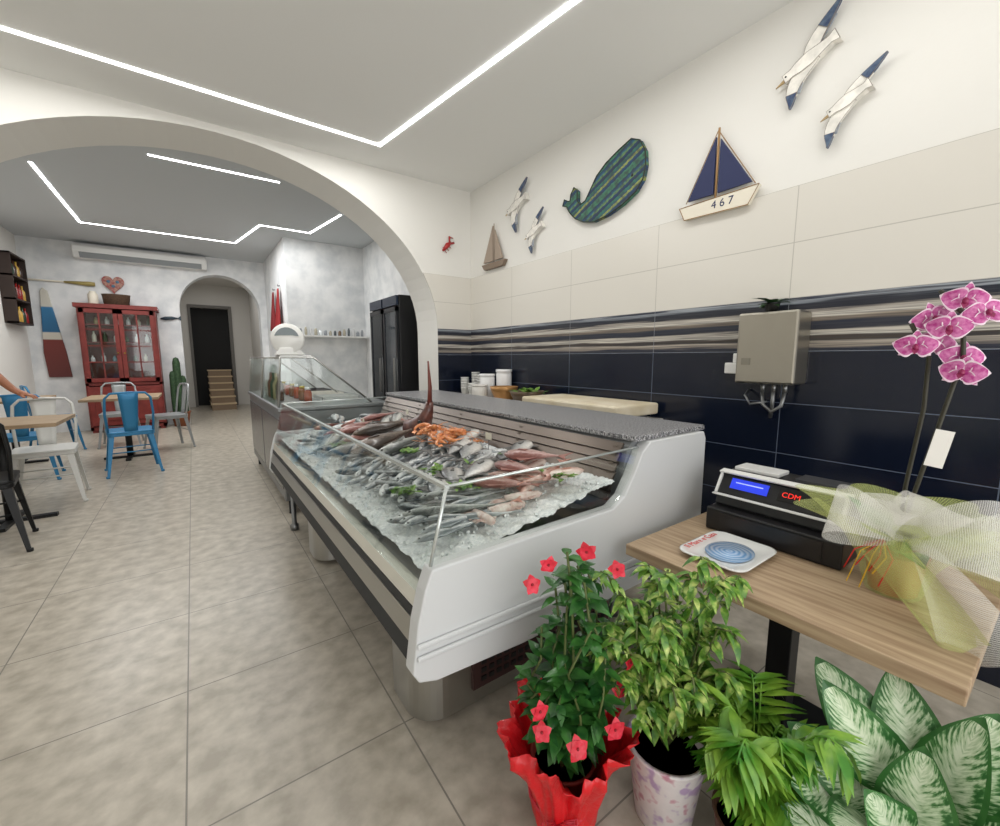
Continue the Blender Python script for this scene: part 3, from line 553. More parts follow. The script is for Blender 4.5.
o=B().lathe([(.0001,0),(.10,0),(.102,.003),(.0001,.004)],(0,0,0),40,sq=.78).obj('blue_centre',ringM(),pl);o.location=(0,-.008,.0135)
text('Il Mare e Casa',.037,M('red glaze','#d23a34',.3),pl,(1.605,.842,.7755),(1,0,0),(0,1,0))
B().box(2.02,2.14,.955,1.02,.752,.79).obj('paper_roll_box',white,label='small white receipt paper pack behind the till',cat='paper pack',bev=.01)
# ---------------------------------------------------------------- orchid
ox,oy=1.78,.30
orc=thing('potted_orchid','pink white orchid, pot wrapped in cream and green netting','potted orchid',(ox,oy,.75))
B().lathe([(.045,.001),(.06,.01),(.075,.13),(.08,.14),(.07,.14),(.0001,.12)],(ox,oy,.75),24).obj('pot',M('red pot','#a8342c',.5),orc,True)
lf=M('orchid leaf','#35602a',.35,c2='#5d8a3c',ns=10)
for a,L_,z in ((1.9,.15,1.3),(3.6,.2,.6),(.4,.25,.7),(5.2,.22,.8),(1.0,.22,1.3)):
    B().leaf((ox,oy,.88),(cos(a),sin(a),z),(0,0,1),L_,.09,.35,0,8,4,.25).obj('leaf',lf,orc,True)
stp=[(ox,oy,.87),(ox-.02,oy-.02,1.05),(ox-.03,oy-.06,1.3),(ox-.03,oy-.09,1.5),(ox-.03,oy-.08,1.62),(ox-.05,oy-.03,1.69)]
stp2=[(ox,oy,.87),(ox+.01,oy+.0,1.1),(ox+.0,oy-.02,1.35),(ox-.02,oy-.02,1.5),(ox-.06,oy+.02,1.60)]
for q_ in (stp,stp2): B().tube(q_,.006,7).obj('stem',M('dark stem','#2f2c1c',.5),orc,True)
petM=M('magenta petal','#b8348a',.5,c2='#d884b8',ns=90,nd=4);petE=M('pale petal rim','#ecc6de',.5,c2='#f6e6ef',ns=60);lipM=M('orchid lip','#8c1a50',.4)
fl_pos=[(ox-.04,.222,1.66),(ox-.03,.283,1.615),(ox-.05,.243,1.585),(ox-.06,.305,1.535),(ox-.05,.205,1.46),(ox-.02,.275,1.54),(ox-.02,.18,1.62),(ox-.02,.215,1.50)]
def orflower(p,s):
    X=V((-.85+U(-.25,.15),-.35+U(-.4,.4),U(-.3,.3))).normalized();up_=V((U(-.3,.3),U(-.3,.3),1));u=(up_-X*up_.dot(X)).normalized();w=X.cross(u);b=B()
    for an_,L_,W_ in ((pi/2,.055,.042),(pi/2+2.25,.052,.038),(pi/2-2.25,.052,.038),(.15,.060,.084),(pi-.15,.060,.084)):
        d=w*cos(an_)+u*sin(an_)+X*.35;b.leaf(V(p),d,X,L_*s,W_*s,.45,(lambda i,j:1 if (j in(0,11) or i in(0,10)) else 0),11,12,.2,.65,.75)
    o=b.obj('flower',[petM,petE],orc,True)
    B().ell(V(p)+X*.014,(.009*s,.009*s,.012*s),8,6).leaf(V(p)+X*.012,X-u*.9,u,.028*s,.02*s,.2,0,4,2).obj('lip',lipM,o,False)
for p in fl_pos: orflower(p,.80)
netw=netM('white netting','#f6f4ee',90,.20);netg=netM('green netting','#c6d07e',90,.20)
B().lathe([(.07,.0),(.085,.1),(.12,.17),(.19,.24),(.26,.27)],(ox,oy,.755),72,0,wob=lambda i,a:.02*i*.6*sin(7*a+i)).obj('net_wrap',netg,orc,True,rec=False)
def loop(b,p,d,side,L_,W_,H_,m):
    p=V(p);d=V(d).normalized();side=V(side).normalized();n=d.cross(side).normalized()
    if n.z<0:n=-n
    b.grid(lambda u,v:p+d*L_*sin(pi*u)+n*(H_*.5*sin(2*pi*u))+side*W_*(v-.5)*(.15+sin(pi*u)**.6)+n*.006*sin(9*v+5*u),30,16,m)
cx,cy,cz=ox-.15,oy-.04,.99
for a_ in [((-.2,1,.2),(.6,.0,.8),.18,.15,.12),((-.3,-1,.35),(.5,.1,1),.2,.17,.12),((-.2,-.5,1),(.2,1,.3),.13,.13,.09),((.1,.5,1),(.5,1,-.2),.12,.11,.08),((-.5,.4,.7),(.4,.8,.2),.10,.10,.08)]:
    b=B();loop(b,(cx,cy,cz),*a_,0);b.obj('net_bow_loop',netw,orc,True,rec=False)
B().grid(lambda u,v:V((cx-.02-.06*u+.012*sin(7*v),cy-.02-.17*u*(.5+v),cz-.02-.22*u**1.2+.05*(v-.5)-.02*sin(5*v))),24,16,0).obj('net_tail',netw,orc,True,rec=False)
B().grid(lambda u,v:V((cx-.04+.02*sin(6*v+3*u),cy+.02-.28*u,cz+.02+.18*(v-.5)*(.2+u)-.05*u*u)),24,16,0).obj('net_tail',netg,orc,True,rec=False)
B().grid(lambda u,v:V((cx-.06-.03*u+.014*sin(8*v),cy+.03-.16*u+.12*(v-.5),cz-.03-.19*u+.03*sin(5*v+2*u))),24,16,0).obj('net_tail',netg,orc,True,rec=False)
b=B()
for i in range(7): b.tube([(cx+.02,cy+.05,cz-.03),(cx-.0,cy+.015*i+.02,cz-.08),(cx-.02+U(-.02,.02),cy+.015*i+.04,cz-.2+U(0,.08))],.0022,4,i%2)
b.obj('ribbon',[M('red ribbon','#c8281f',.4),M('yellow ribbon','#d6a92c',.4)],orc,True)
b=B();b.box(-.0008,.0008,-.02,.02,-.055,.055);o=b.obj('card',M('white card','#e8e5df',.5),orc,False);o.location=(-.05,-.07,.49);o.rotation_euler=(.15,0,.3)
# ---------------------------------------------------------------- floor plants
soil=M('potting soil','#2d2118',.9)
def pot(par,x,y,r,h,mat):
    B().lathe([(r*.7,0),(r*.75,.004),(r,h*.95),(r*1.05,h),(r*.95,h),(r*.9,h*.85),(.0001,h*.85)],(x,y,0),28).obj('pot',mat,par,True)
    B().lathe([(.0001,h*.87),(r*.9,h*.87)],(x,y,0),20).obj('soil',soil,par,True)
px,py=.86,.85
d_=thing('potted_dipladenia','red flowering climbing plant in a pot wrapped in red paper','potted plant',(px,py,0))
pot(d_,px,py,.10,.26,M('terracotta red','#8c2a22',.6))
wrM=M('red wrapping paper','#d5141e',.4,coat=.2,bump=.9,bs=22)
B().lathe([(.085,.004),(.095,.06),(.103,.13),(.118,.21),(.145,.28),(.175,.33),(.19,.37)],(px,py-.01,0),140,wob=lambda i,a:.0035*i*sin(5*a+i*1.1)+.003*i*sin(13*a+i)+.0014*i*sin(31*a)).obj('paper_wrap',wrM,d_,True,solid=.002,rec=False)
b=B()
b.tube([(px+.108*cos(t*.4),py+.108*sin(t*.4),.135) for t in range(17)],.005,5)
for i in range(14):
    a=i*.45
    b.tube([(px-.09,py-.07,.14),(px-.11+.06*cos(a),py-.10-.04*sin(a),.15+.03*sin(a*2)),(px-.12+.07*cos(a),py-.13,.07),(px-.13+U(-.05,.05),py-.14+U(-.03,.03),.012)],.0022,4)
b.obj('raffia_ribbon',M('pink red raffia','#c92f40',.5),d_,True)
lg=M('glossy dark leaf','#235226',.28,c2='#468038',ns=20);lstem=M('plant stem','#5a6636',.6)
b=B();s_=B()
for i in range(20):
    a=U(0,6.3);rr=U(.03,.15);top=U(.52,.98);pts=[(px+U(-.03,.03),py+U(-.03,.03),.22)]
    for k in range(1,6):
        t=k/5;pts.append((px+.01+rr*cos(a)*sin(pi*t*.75)+U(-.03,.03),py-.02+rr*sin(a)*.8*sin(pi*t*.75)+U(-.03,.03),.22+(top-.22)*t))
    s_.tube(pts,.004,5)
    for k in range(34):
        t=U(.22,1)*5;j=min(4,int(t));p=V(pts[j]).lerp(V(pts[j+1]),t-j);q=U(0,6.3)
        b.leaf(p,(cos(q),sin(q),U(-.3,.6)),(0,0,1),U(.045,.075),U(.028,.044),.35,0,4,2,.25,.75)
s_.obj('stems',lstem,d_,True);b.obj('leaves',lg,d_,True)
fr_=M('red petal','#c01228',.45,c2='#dc2a44',ns=40);fe_=M('flower eye','#8c0c1c',.5)
for (x,y,z) in [(px-.14,py-.07,.96),(px-.05,py-.12,.99),(px-.19,py-.10,.58),(px-.20,py-.12,.54),(px-.13,py-.18,.50),(px+.02,py-.18,.47),(px+.13,py-.14,.60),(px-.17,py-.04,.90),(px+.14,py-.10,.48),(px+.08,py-.12,.90)]:
    b=B();ax=V((-.4+U(-.5,.5),-.8,.4+U(-.5,.4))).normalized();u=ax.orthogonal().normalized();w=ax.cross(u);s1=U(.022,.030)
    for k in range(5):
        an_=k*1.2566+U(-.15,.15);b.leaf((x,y,z),u*cos(an_)+w*sin(an_)+ax*.5,ax,s1,s1*1.25,.6,0,6,4,.1,.55,.6)
    b.ell(V((x,y,z))+ax*.002,(.004,.004,.004),6,4,1);b.obj('flower',[fr_,fe_],d_,True)
px,py=1.16,.68
g_=thing('potted_weeping_fig','bushy variegated weeping fig in a white floral pot','potted plant',(px,py,0))
pot(g_,px,py,.12,.26,M('white floral pot','#e9e4e6',.4,stops=[(.35,'#b9a0c4'),(.45,'#e2dddd'),(.6,'#e8e2e2'),(.7,'#c78fa0')],ns=22,nd=2))
fg=M('variegated leaf','#4f7a2c',.4,stops=[(.36,'#3f7026'),(.52,'#6f9a38'),(.66,'#bccb72')],ns=35)
b=B();s_=B()
for i in range(46):
    a=U(0,6.3);rr=U(.06,.30);top=U(.48,.93);pts=[(px,py,.24)]
    for k in range(1,7):
        t=k/6;pts.append((px-.01+rr*cos(a)*t**.8+U(-.012,.012),py+.0+rr*sin(a)*.75*t**.8+U(-.012,.012),.24+(top-.24)*sin(pi*.56*t)-(.10*t*t if rr>.18 else 0)))
    s_.tube(pts,.0035,5)
    for k in range(34):
        t=U(.25,1)*6;j=min(5,int(t));p=V(pts[j]).lerp(V(pts[j+1]),t-j);q=U(0,6.3)
        b.leaf(p,(cos(q),sin(q),U(-.8,.3)),(0,0,1),U(.042,.066),U(.018,.028),.45,0,4,2,.2,.7)
s_.obj('stems',lstem,g_,True);b.obj('leaves',fg,g_,True)
px,py=1.20,.43
p_=thing('potted_parlour_palm','bright green parlour palm with feathery arching fronds','potted plant',(px,py,0))
pot(p_,px,py,.10,.2,M('brown pot','#5c4030',.6))
pg=M('palm leaf','#3f7f22',.4,c2='#8fb840',ns=12)
for i in range(26):
    a=i*.62+U(-.3,.3);rr=U(.10,.26);top=U(.34,.62);b=B();pts=[]
    for k in range(9):
        t=k/8;pts.append(V((px+rr*cos(a)*t,py+rr*sin(a)*t,.2+(top-.2)*sin(pi*.62*t)/sin(pi*.5)-.04*t)))
    b.tube(pts,.003,5)
    for k in range(2,16):
        t=k/16*8;j=min(7,int(t));p=pts[j].lerp(pts[j+1],t-j);d=(pts[j+1]-pts[j]).normalized();sd=d.cross(V((0,0,1))).normalized()
        for s in(-1,1): b.leaf(p,d*U(.5,1.0)+sd*s+V((0,0,-.25+U(-.25,.2))),(0,0,1),.12*(1-.5*abs(k/16-.45)),.025,.35,0,4,2,.2,.7)
    b.obj('frond',pg,p_,True)
px,py=1.37,.13
a_=thing('potted_aglaonema','silver green broad leaved plant under the till table','potted plant',(px,py,0))
pot(a_,px,py,.10,.2,M('dark pot','#3b342e',.6))
ag=M('deep green edge','#2b5f2c',.35,c2='#3f7638',ns=20)
def veinM():
    a=M('silver veined leaf centre','#c3d3b4',.35,nd=6);nt=a.node_tree;N=nt.nodes;L=nt.links;b=N['Principled BSDF']
    uv=N.new('ShaderNodeUVMap');sp=N.new('ShaderNodeSeparateXYZ');L.new(uv.outputs[0],sp.inputs[0])
    s1=N.new('ShaderNodeMath');s1.operation='SUBTRACT';L.new(sp.outputs[1],s1.inputs[0]);s1.inputs[1].default_value=.5
    ab=N.new('ShaderNodeMath');ab.operation='ABSOLUTE';L.new(s1.outputs[0],ab.inputs[0])
    # feathery pattern: pale streaks running out from the midrib, fading to green at the edge
    cb=N.new('ShaderNodeCombineXYZ');m1=N.new('ShaderNodeMath');m1.operation='MULTIPLY_ADD';L.new(ab.outputs[0],m1.inputs[0]);m1.inputs[1].default_value=-.55;L.new(sp.outputs[0],m1.inputs[2])
    m2=N.new('ShaderNodeMath');m2.operation='MULTIPLY';L.new(m1.outputs[0],m2.inputs[0]);m2.inputs[1].default_value=34;L.new(m2.outputs[0],cb.inputs[0])
    m3=N.new('ShaderNodeMath');m3.operation='MULTIPLY';L.new(s1.outputs[0],m3.inputs[0]);m3.inputs[1].default_value=7;L.new(m3.outputs[0],cb.inputs[1])
    n=N.new('ShaderNodeTexNoise');n.inputs['Scale'].default_value=1;n.inputs['Detail'].default_value=4;L.new(cb.outputs[0],n.inputs[0])
    k=N.new('ShaderNodeMath');k.operation='MULTIPLY_ADD';L.new(ab.outputs[0],k.inputs[0]);k.inputs[1].default_value=-.55;L.new(n.outputs[0],k.inputs[2])
    cr=N.new('ShaderNodeValToRGB');L.new(k.outputs[0],cr.inputs[0]);ramp(cr,[(.20,'#2f6630'),(.30,'#5f9058'),(.38,'#b4cba4'),(.55,'#dde8ce')])
    L.new(cr.outputs[0],b.inputs['Base Color']);return a
asv=veinM();pet=M('pale petiole','#b7c49a',.5)
for bs_,tp in [((1.36,.17,.42),(1.22,.27,.66)),((1.36,.10,.40),(1.32,.09,.69)),((1.31,.17,.32),(1.13,.22,.50)),((1.33,.13,.34),(1.24,.13,.59)),((1.33,.09,.30),(1.2,.01,.48)),((1.38,.2,.45),(1.35,.34,.66)),((1.38,.14,.45),(1.41,.21,.69)),((1.37,.09,.44),(1.42,.04,.68)),((1.31,.13,.30),(1.20,.16,.48)),((1.33,.2,.36),(1.24,.34,.53)),((1.33,.05,.34),(1.27,-.05,.57)),((1.29,.20,.24),(1.14,.30,.38)),((1.30,.06,.26),(1.15,.11,.38)),((1.36,.06,.36),(1.35,-.07,.60)),((1.30,.24,.34),(1.14,.32,.50))]:
    bs_=V(bs_);tp=V(tp);d=tp-bs_;mid=(bs_+tp)/2;nn=(V((0,0,1.5))-mid).normalized()+V((U(-.3,.3),U(-.3,.3),.3));b=B()
    b.tube([(px,py,.18),V((px,py,.2)).lerp(bs_,.6)+V((0,0,.02)),bs_],[.008,.007,.004],6,2)
    b.leaf(bs_,d,nn,d.length,.15,.25,(lambda i,j:0 if (j in(0,11) or i in(0,15)) else 1),16,12,.14,.72,.72)
    b.obj('leaf',[ag,asv,pet],a_,True)
# ---------------------------------------------------------------- chairs & tables
def chairproto(mat,label,loc,rot):
    c=thing('metal_chair',label,'chair',loc,rot,group='metal dining chairs')
    b=B();b.prism(rsq(.24,.06),'z',.545,.57);b.prism(rsq(.235,.05),'z',.51,.547);b.obj('seat',mat,c,bev=.008)
    for sx in(-1,1):
        for sy in(-1,1):
            b=B();t=V((sx*.20,sy*.20,.53));f=V((sx*.27,sy*.27,.004));vs=[]
            for p,w in ((t,.035),(f,.018)):
                vs+=[p+V((sx*w*.5,sy*w*.5,0)),p+V((-sx*w,sy*w*.5,0)),p+V((-sx*w*.9,sy*w*.1,0)),p+V((sx*w*.1,sy*w*.1,0)),p+V((sx*w*.1,-sy*w*.9,0)),p+V((sx*w*.5,-sy*w,0))]
            b.add(vs,[(0,1,7,6),(1,2,8,7),(2,3,9,8),(3,4,10,9),(4,5,11,10),(5,0,6,11),(0,5,4,3),(0,3,2,1),(6,7,8,9),(6,9,10,11)],0)
            b.tube([f+V((0,0,-.004)),f+V((0,0,.02))],.02,8);b.obj('leg',mat,c)
    b=B();b.tube([(-.22,-.2,.54),(-.235,-.24,.8),(-.22,-.27,1.0),(-.17,-.285,1.06),(0,-.30,1.07),(.17,-.285,1.06),(.22,-.27,1.0),(.235,-.24,.8),(.22,-.2,.54)],.014,8)
    b.obj('back_frame',mat,c)
    b=B();b.grid(lambda u,v:V(((v-.5)*(.13+.07*u),-.225-.075*u-.01*cos(pi*(v-.5)),.56+.50*u)),6,4);b.obj('back_slat',mat,c,solid=.008)
    for y in (-.2,.2): B().tube([(-.22,y*1.1,.3),(.22,y*1.1,.3)],.008,6).obj('brace',mat,c)
    return c
blueM=M('sky blue painted metal','#2f7ba8',.4,.2);wM=M('white painted metal','#d2d2ce',.4,.1);gM=M('pale grey metal','#a4a7a8',.35,.5)
ch=chairproto(blueM,'sky blue metal dining chair with a solid back slat',(-.74,7.35,0),.15)
SB='sky blue painted metal'
dup(ch,(-1.9,9.75,0),(0,0,-1.2),1,'sky blue metal chair at the table near the red cabinet')
dup(ch,(-1.45,4.93,0),(0,0,.15),1,'black metal dining chair tucked at a wooden table',{SB:blackm})
dup(ch,(-1.32,6.30,0),(0,0,pi+.1),1,'white metal dining chair at the wooden table',{SB:wM})
dup(ch,(-.42,8.95,0),(0,0,1.9),1,'pale grey metal chair beside the far table',{SB:gM})
dup(ch,(-1.75,7.6,0),(0,0,.1),1,'sky blue metal chair near the wall')
dup(ch,(-1.1,9.75,0),(0,0,pi),1,'pale grey metal chair on the far side of the table',{SB:gM})
def table(x0,x1,y0,y1,label,pm=blackm):
    t=thing('dining_table',label,'table',((x0+x1)/2,(y0+y1)/2,0),group='wooden dining tables');cx,cy=(x0+x1)/2,(y0+y1)/2
    B().box(x0,x1,y0,y1,.90,.935).obj('tabletop',oak2,t,True,bev=.004)
    B().tube([(cx,cy,.03),(cx,cy,.9)],.04,12).obj('column',pm,t,True)
    b=B();b.box(cx-.3,cx+.3,cy-.03,cy+.03,0,.03);b.box(cx-.03,cx+.03,cy-.3,cy+.3,0,.03);b.obj('foot',pm,t,True)
table(-1.9,-1.02,5.28,6.05,'wooden topped dining table with black and white chairs')
table(-1.3,-.45,7.95,8.9,'wooden topped dining table with a blue chair',)
table(-2.5,-1.75,8.3,9.3,'wooden topped dining table beside the wall')
b=B();b.lathe([(.03,0),(.035,.01),(.035,.06),(.03,.065)],(-.8,8.4,.936),14);b.obj('napkin_holder',black,label='small black napkin holder on the dining table',cat='napkin holder')
# ---------------------------------------------------------------- person leaning on the white chair
PX,PY=-2.03,6.5;HX=.14
pe=thing('person','person in a white t-shirt resting a hand on a chair back','person',(PX,PY,0))
sk=M('skin','#a86f52',.5);shirt=M('white shirt','#cfcfcc',.8);trou=M('dark trousers','#2c2f38',.8)
hb=[(PX,PY,1.12,.16,.12),(PX,PY,1.35,.15,.11),(PX,PY,1.62,.18,.12),(PX,PY,1.80,.07,.07),(PX,PY,1.93,.07,.08),(PX+.01,PY,2.02,.10,.11),(PX,PY,2.12,.07,.08),
 (PX+.21,PY,1.72,.07),(PX+.33,PY-.03,1.42,.055),(-1.66+HX,PY-.03,1.17,.034),(-1.585+HX,PY-.035,1.125,.034,.024),
 (PX-.21,PY,1.72,.07),(PX-.27,PY,1.40,.052),(PX-.26,PY-.05,1.12,.035),(PX-.26,PY-.06,1.02,.035,.022),
 (PX+.11,PY,1.0,.105),(PX+.12,PY,.58,.075),(PX+.12,PY,.12,.05),(PX+.12,PY-.16,.05,.045),
 (PX-.11,PY,1.0,.105),(PX-.12,PY,.58,.075),(PX-.12,PY,.12,.05),(PX-.12,PY-.16,.05,.045)]
he=[(0,1),(1,2),(2,3),(3,4),(4,5),(5,6),(2,7),(7,8),(8,9),(9,10),(2,11),(11,12),(12,13),(13,14),(0,15),(15,16),(16,17),(17,18),(0,19),(19,20),(20,21),(21,22)]
for i,(dy,L1) in enumerate([(-.036,.04),(-.012,.05),(.012,.052),(.034,.045)]):
    k=len(hb);hb+=[(-1.555+HX,PY-.035+dy,1.118,.0115),(-1.555+HX+L1*.7,PY-.035+dy*1.1,1.105,.0105),(-1.555+HX+L1*1.1,PY-.035+dy*1.1,1.075,.009)];he+=[(10,k),(k,k+1),(k+1,k+2)]
k=len(hb);hb+=[(-1.60+HX,PY-.085,1.11,.012),(-1.57+HX,PY-.10,1.095,.011)];he+=[(10,k),(k,k+1)]
for i in range(4):
    k=len(hb);hb+=[(PX-.26,PY-.09+.022*i,.95,.010),(PX-.25,PY-.09+.022*i,.90,.009)];he+=[(14,k),(k,k+1)]
skin('body',hb,he,sk,pe)
skin('shirt',[(PX,PY,1.08,.19,.15),(PX,PY,1.35,.175,.135),(PX,PY,1.64,.20,.14),(PX,PY,1.76,.10,.10),(PX+.21,PY,1.72,.095),(PX+.31,PY-.02,1.48,.08),(PX-.21,PY,1.72,.095),(PX-.27,PY,1.47,.08)],[(0,1),(1,2),(2,3),(2,4),(4,5),(2,6),(6,7)],shirt,pe)
skin('trousers',[(PX,PY,1.12,.18,.14),(PX+.11,PY,.98,.125),(PX+.12,PY,.58,.095),(PX+.12,PY,.14,.08),(PX-.11,PY,.98,.125),(PX-.12,PY,.58,.095),(PX-.12,PY,.14,.08)],[(0,1),(1,2),(2,3),(0,4),(4,5),(5,6)],trou,pe)
B().ell((PX,PY+.03,2.09),(.125,.135,.115),14,10).obj('hair',M('dark hair','#2a1d16',.8),pe,True)
for dx in (-.04,.05): B().ell((PX+dx,PY-.105,2.03),(.012,.008,.008),8,5,0).obj('eye',black,pe,True)
# ---------------------------------------------------------------- red cabinet & back-wall things
rc=thing('glazed_cabinet','tall dark red wooden cabinet with glass doors','cabinet',(-1.16,11.8,0))
rM=M('oxblood red paint','#6c221c',.5,c2='#7e2c26',ns=6);brass=M('brass','#b08d4a',.3,.9)
x0,x1,yb,yf=-1.75,-.56,12.09,11.55
b=B();b.box(x0,x1,yb-.03,yb,0.05,2.5);b.box(x0,x0+.05,yf,yb,0.05,2.5);b.box(x1-.05,x1,yf,yb,0.05,2.5);b.box(x0,x1,yf,yb,0.05,.12);b.box(x0,x1,yf,yb,.95,1.0);b.box(x0-.04,x1+.04,yf-.04,yb,2.48,2.56)
for z in (1.4,1.8,2.15): b.box(x0+.05,x1-.05,yf+.05,yb-.03,z,z+.02)
for x in (x0+.02,x1-.1): b.box(x,x+.08,yf+.02,yf+.1,0,.05);b.box(x,x+.08,yb-.1,yb-.02,0,.05)
b.obj('body',rM,rc,True)
cx=(x0+x1)/2
for a,c,hxp in ((x0+.03,cx-.005,cx-.05),(cx+.005,x1-.03,cx+.05)):
    b=B();b.box(a,a+.07,yf-.03,yf,1.02,2.46);b.box(c-.07,c,yf-.03,yf,1.02,2.46);b.box(a,c,yf-.03,yf,1.02,1.1);b.box(a,c,yf-.03,yf,2.38,2.46)
    m_=(a+c)/2;b.box(m_-.012,m_+.012,yf-.025,yf-.005,1.1,2.38)
    for z in (1.42,1.74,2.06): b.box(a+.07,c-.07,yf-.025,yf-.005,z-.01,z+.01)
    o=b.obj('glazed_door',rM,rc,True);B().box(a+.07,c-.07,yf-.018,yf-.012,1.1,2.38).obj('glass_pane',glassh,o)
    B().ell((hxp,yf-.045,1.6),(.018,.018,.018),8,6).obj('knob',brass,o)
    b=B();b.box(a,c,yf-.03,yf,.14,.93);b.box(a+.08,c-.08,yf-.045,yf-.03,.24,.83);o=b.obj('door',rM,rc,True,bev=.006)
    B().ell((hxp,yf-.05,.6),(.018,.018,.018),8,6).obj('knob',brass,o)
for i in range(18):
    x=x0+.12+.055*i;z=(1.421,1.821,2.171)[i%3];h=U(.12,.22);c_=random.choice(['#d9d4c4','#7c9aa8','#3b4a2c','#c9b27a','#e9e9e9'])
    B().lathe([(.03,0),(.035,.01),(.035,h*.6),(.014,h*.8),(.014,h)],(x,11.8,z),12).obj('bottle',M('bottle',c_,.3),label='small bottle on a shelf inside the red cabinet',cat='bottle',group='bottles in the red cabinet')
wick=M('dark wicker','#3b2a1e',.8,c2='#5c4430',ns=60,bump=.5,bs=80)
B().lathe([(.16,0),(.2,.02),(.22,.2),(.23,.22),(.21,.22),(.19,.05),(.0001,.04)],(-1.17,11.8,2.561),24,sq=.7).obj('wicker_basket',wick,label='dark wicker basket on top of the red cabinet',cat='basket')
B().lathe([(.07,0),(.08,.02),(.08,.2),(.05,.24),(.05,.26)],(-1.52,11.8,2.561),16).obj('ceramic_jar',cream,label='cream ceramic jar on top of the red cabinet',cat='jar')
hp_=[]
for i in range(32):
    t=2*pi*i/32;hp_.append((-1.22+.011*16*sin(t)**3,3.03+.0125*(13*cos(t)-5*cos(2*t)-2*cos(3*t)-cos(4*t))))
ht=thing('heart_wall_ornament','red patterned heart ornament above the cabinet','wall ornament',(-1.22,12.08,2.85))
B().prism(hp_,'y',12.05,12.098).obj('heart_body',M('heart red mosaic','#8c2628',.5,c2='#b08a78',ns=25),ht,True)
bm_=M('blue motif','#48708c',.5)
for q_ in ((-1.29,3.07),(-1.15,3.07),(-1.22,2.98)): B().ell((q_[0],12.045,q_[1]),(.03,.006,.03),10,6).obj('motif',bm_,ht,True)
oarM=axisM('painted oar bands',2,0,1.75,[(0,'#5f2a26'),(.42,'#742f28'),(.43,'#cdc7b9'),(.5,'#cdc8bc'),(.51,'#2a6690'),(.78,'#3679a6'),(.79,'#d2cec2'),(.95,'#c9c5b9')],.6)
b=B().prism([(-2.33,1.12),(-2.0,1.12),(-2.04,1.6),(-2.12,2.2),(-2.2,2.8),(-2.26,2.86),(-2.30,2.8),(-2.33,2.2),(-2.36,1.6)],'y',12.04,12.098);b.obj('painted_oar',oarM,label='painted blue white and red wooden oar blade hung on the wall',cat='wall ornament',bev=.01)
b=B().tube([(-2.54,12.07,3.0),(-1.95,12.07,3.0)],.018).tube([(-1.95,12.06,3.0),(-1.6,12.05,2.99),(-1.5,12.05,2.99)],[.018,.045,.04],8,1);b.obj('horizontal_oar',[cream,M('oar yellow','#a8965a',.5)],label='thin wooden oar mounted horizontally on the wall',cat='wall ornament')
b=B().tube([(-.5,12.08,2.36),(-.42,12.06,2.37),(-.3,12.06,2.38),(-.2,12.08,2.385)],[.015,.04,.036,.01],8);b.prism([(-.2,2.385),(-.14,2.44),(-.14,2.33)],'y',12.06,12.098);b.obj('fish_wall_ornament',M('dark blue fish','#2c3c48',.5),label='small dark fish ornament on the stucco wall',cat='wall ornament')
ac=thing('air_conditioner','long white wall mounted air conditioner','air conditioner',(-.66,11.95,3.45))
B().prism([(12.098,3.47),(12.098,3.74),(11.86,3.74),(11.80,3.68),(11.80,3.58),(11.88,3.47)],'x',-1.75,.42).obj('housing',white,ac,True,bev=.02)
b=B().prism([(11.795,3.56),(11.80,3.57),(11.875,3.475),(11.865,3.47)],'x',-1.65,.32);b.obj('louvre',M('grey louvre','#8f9496',.5),ac,True)
rk=thing('wall_bottle_rack','dark wooden wall rack holding bottles','wall rack',(-2.45,11.3,2.1))
b=B();b.box(-2.549,-2.52,10.9,11.75,2.1,3.3)
for z in (2.1,2.5,2.9,3.27): b.box(-2.52,-2.38,10.9,11.75,z,z+.03)
b.box(-2.52,-2.38,10.9,10.93,2.1,3.3);b.box(-2.52,-2.38,11.72,11.75,2.1,3.3);b.obj('frame',M('dark walnut','#2c1d16',.6),rk,True)
for z in (2.131,2.531,2.931):
    for i in range(5):
        B().lathe([(.035,0),(.038,.01),(.038,.17),(.014,.22),(.014,.28)],(-2.45,11.0+i*.16,z),10).obj('bottle',M('rack bottle',random.choice(['#8c1f1c','#3b2318','#c9a24a','#27402c']),.2),label='coloured liqueur bottle on the wall rack',cat='bottle',group='bottles on the wall rack')
cc=thing('potted_cactus','tall columnar cactus in a terracotta pot by the corridor arch','potted cactus',(-.30,11.75,0))
B().lathe([(.13,0),(.18,.3),(.2,.32),(.18,.32),(.0001,.28)],(-.30,11.75,0),22).obj('pot',M('terracotta','#8c5436',.8),cc,True)
cm_=M('cactus green','#233c24',.7,c2='#3a5634',ns=30)
for x,y,h,r in ((-.30,11.75,1.25,.06),(-.38,11.72,.95,.05),(-.21,11.78,.85,.05),(-.28,11.66,.6,.045)):
    B().lathe([(r,.27),(r*1.1,.27+h*.5),(r,.27+h*.9),(r*.6,.27+h*.98),(.001,.27+h)],(x,y,0),24,wob=lambda i,a:.010*cos(a*12) if i<4 else 0).obj('cactus_column',cm_,cc,True)
for y,c_,l in ((9.95,'#8c1a1e','red apron hanging from a wall hook'),(10.6,'#76181c','dark red apron hanging from a wall hook')):
    ap=thing('hanging_apron',l,'apron',(1.52,y,2.1),group='aprons on hooks')
    b=B();b.grid(lambda u,v:V((1.545-.03*(1+sin(v*14))*(.3+u),y+(v-.5)*(.12+.36*u),2.92-.82*u)),10,24);b.obj('cloth',M('apron cloth',c_,.8),ap,True,solid=.006,rec=False)
    B().tube([(1.575,y,2.98),(1.54,y,2.97),(1.53,y,3.0)],.01).obj('hook',black,ap,True)
B().box(1.60,3.08,9.05,9.30,1.92,1.95).obj('wall_shelf',white,label='white wall shelf on the stucco recess wall',cat='shelf')
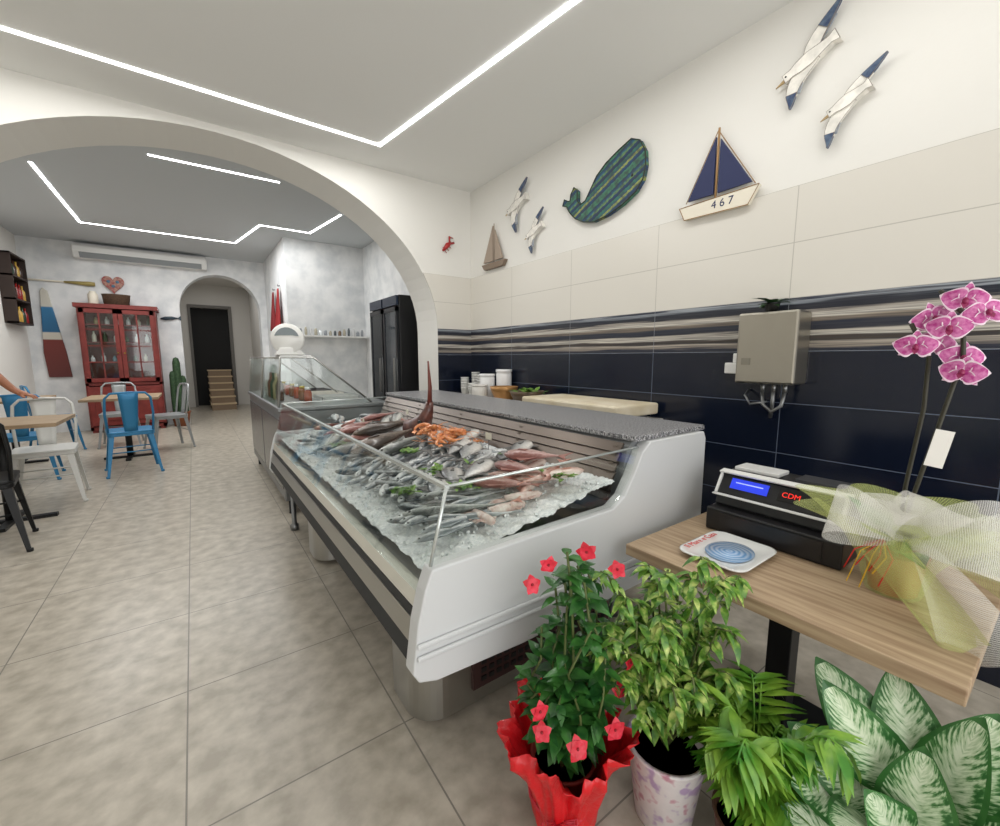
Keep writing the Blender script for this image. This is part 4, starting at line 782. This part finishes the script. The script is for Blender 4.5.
for i in range(15):
    x=1.68+i*.093;h=U(.09,.18);r=U(.022,.034);c_=random.choice(['#c9c9c9','#8a8f94','#6f5a44','#a9a390','#4c5458','#dfe4e6'])
    b=B().lathe([(r*.8,0),(r,.01),(r,h*.75),(r*.7,h*.85),(r*.7,h)],(x,9.17,1.951),12);b.obj('jar',M('shelf jar',c_,.25,coat=.5),label='small glass jar on the white wall shelf',cat='jar',group='jars on the wall shelf')
for y0,y1 in ((5.6,6.12),(6.15,6.67)):
    f_=thing('upright_fridge','tall black upright fridge with a glass door','fridge',(2.7,(y0+y1)/2,0),group='black upright fridges')
    b=B();b.box(2.34,3.05,y0,y1,.05,2.36);b.box(2.38,3.0,y0+.03,y1-.03,0,.05);b.obj('cabinet',black,f_,True,bev=.008)
    b=B();b.box(2.30,2.335,y0+.01,y0+.06,.15,2.2);b.box(2.30,2.335,y1-.06,y1-.01,.15,2.2);b.box(2.30,2.335,y0+.01,y1-.01,2.14,2.2);b.box(2.30,2.335,y0+.01,y1-.01,.15,.22);dr=b.obj('door',M('fridge door frame','#2a2c30',.3,.4),f_,True)
    B().box(2.31,2.325,y0+.06,y1-.06,.22,2.14).obj('door_glass',M('dark glass','#30363c',.06),dr)
    B().box(2.27,2.30,y0+.08,y0+.10,1.0,1.5).obj('handle',steel,dr)
    B().box(2.30,2.335,y0+.01,y1-.01,2.22,2.35).obj('header_sign',M('header panel','#1c2a40',.3),f_,True)
# ---------------------------------------------------------------- lights, world, camera
def area(loc,rot,sx,sy,e,c=(1,1,1)):
    l=bpy.data.lights.new('daylight_and_fill','AREA');l.shape='RECTANGLE';l.size=sx;l.size_y=sy;l.energy=e;l.color=c
    o=bpy.data.objects.new('daylight_and_fill',l);COL.objects.link(o);o.location=loc;o.rotation_euler=rot
area((.2,-2.15,1.6),(pi/2+.30,0,0),4.6,2.8,92,(1,.985,.96))
area((-.6,5.9,3.7),(0,0,0),2.5,1.0,22);area((-.3,9.4,3.7),(0,0,0),2.5,2.0,50);area((.6,14,3.6),(0,0,0),1.2,2,14)  # added fill lamps under the back room and corridor ceilings, no fixtures there
w=bpy.data.worlds.new('world');S.world=w;w.use_nodes=True;w.node_tree.nodes['Background'].inputs[0].default_value=(.95,.97,1,1);w.node_tree.nodes['Background'].inputs[1].default_value=.60
S.view_settings.view_transform='Standard'
th=math.radians(7.4);ps=math.radians(35.8)
fw=V((sin(ps)*cos(th),cos(ps)*cos(th),-sin(th)));rt=V((cos(ps),-sin(ps),0));up=rt.cross(fw)
cam=bpy.data.cameras.new('camera');co=bpy.data.objects.new('camera',cam);COL.objects.link(co)
cam.lens=.423*36;cam.sensor_width=36;cam.clip_start=.02
m=Matrix((rt,up,-fw)).transposed().to_4x4();m.translation=(0,0,1.5);co.matrix_world=m;S.camera=co
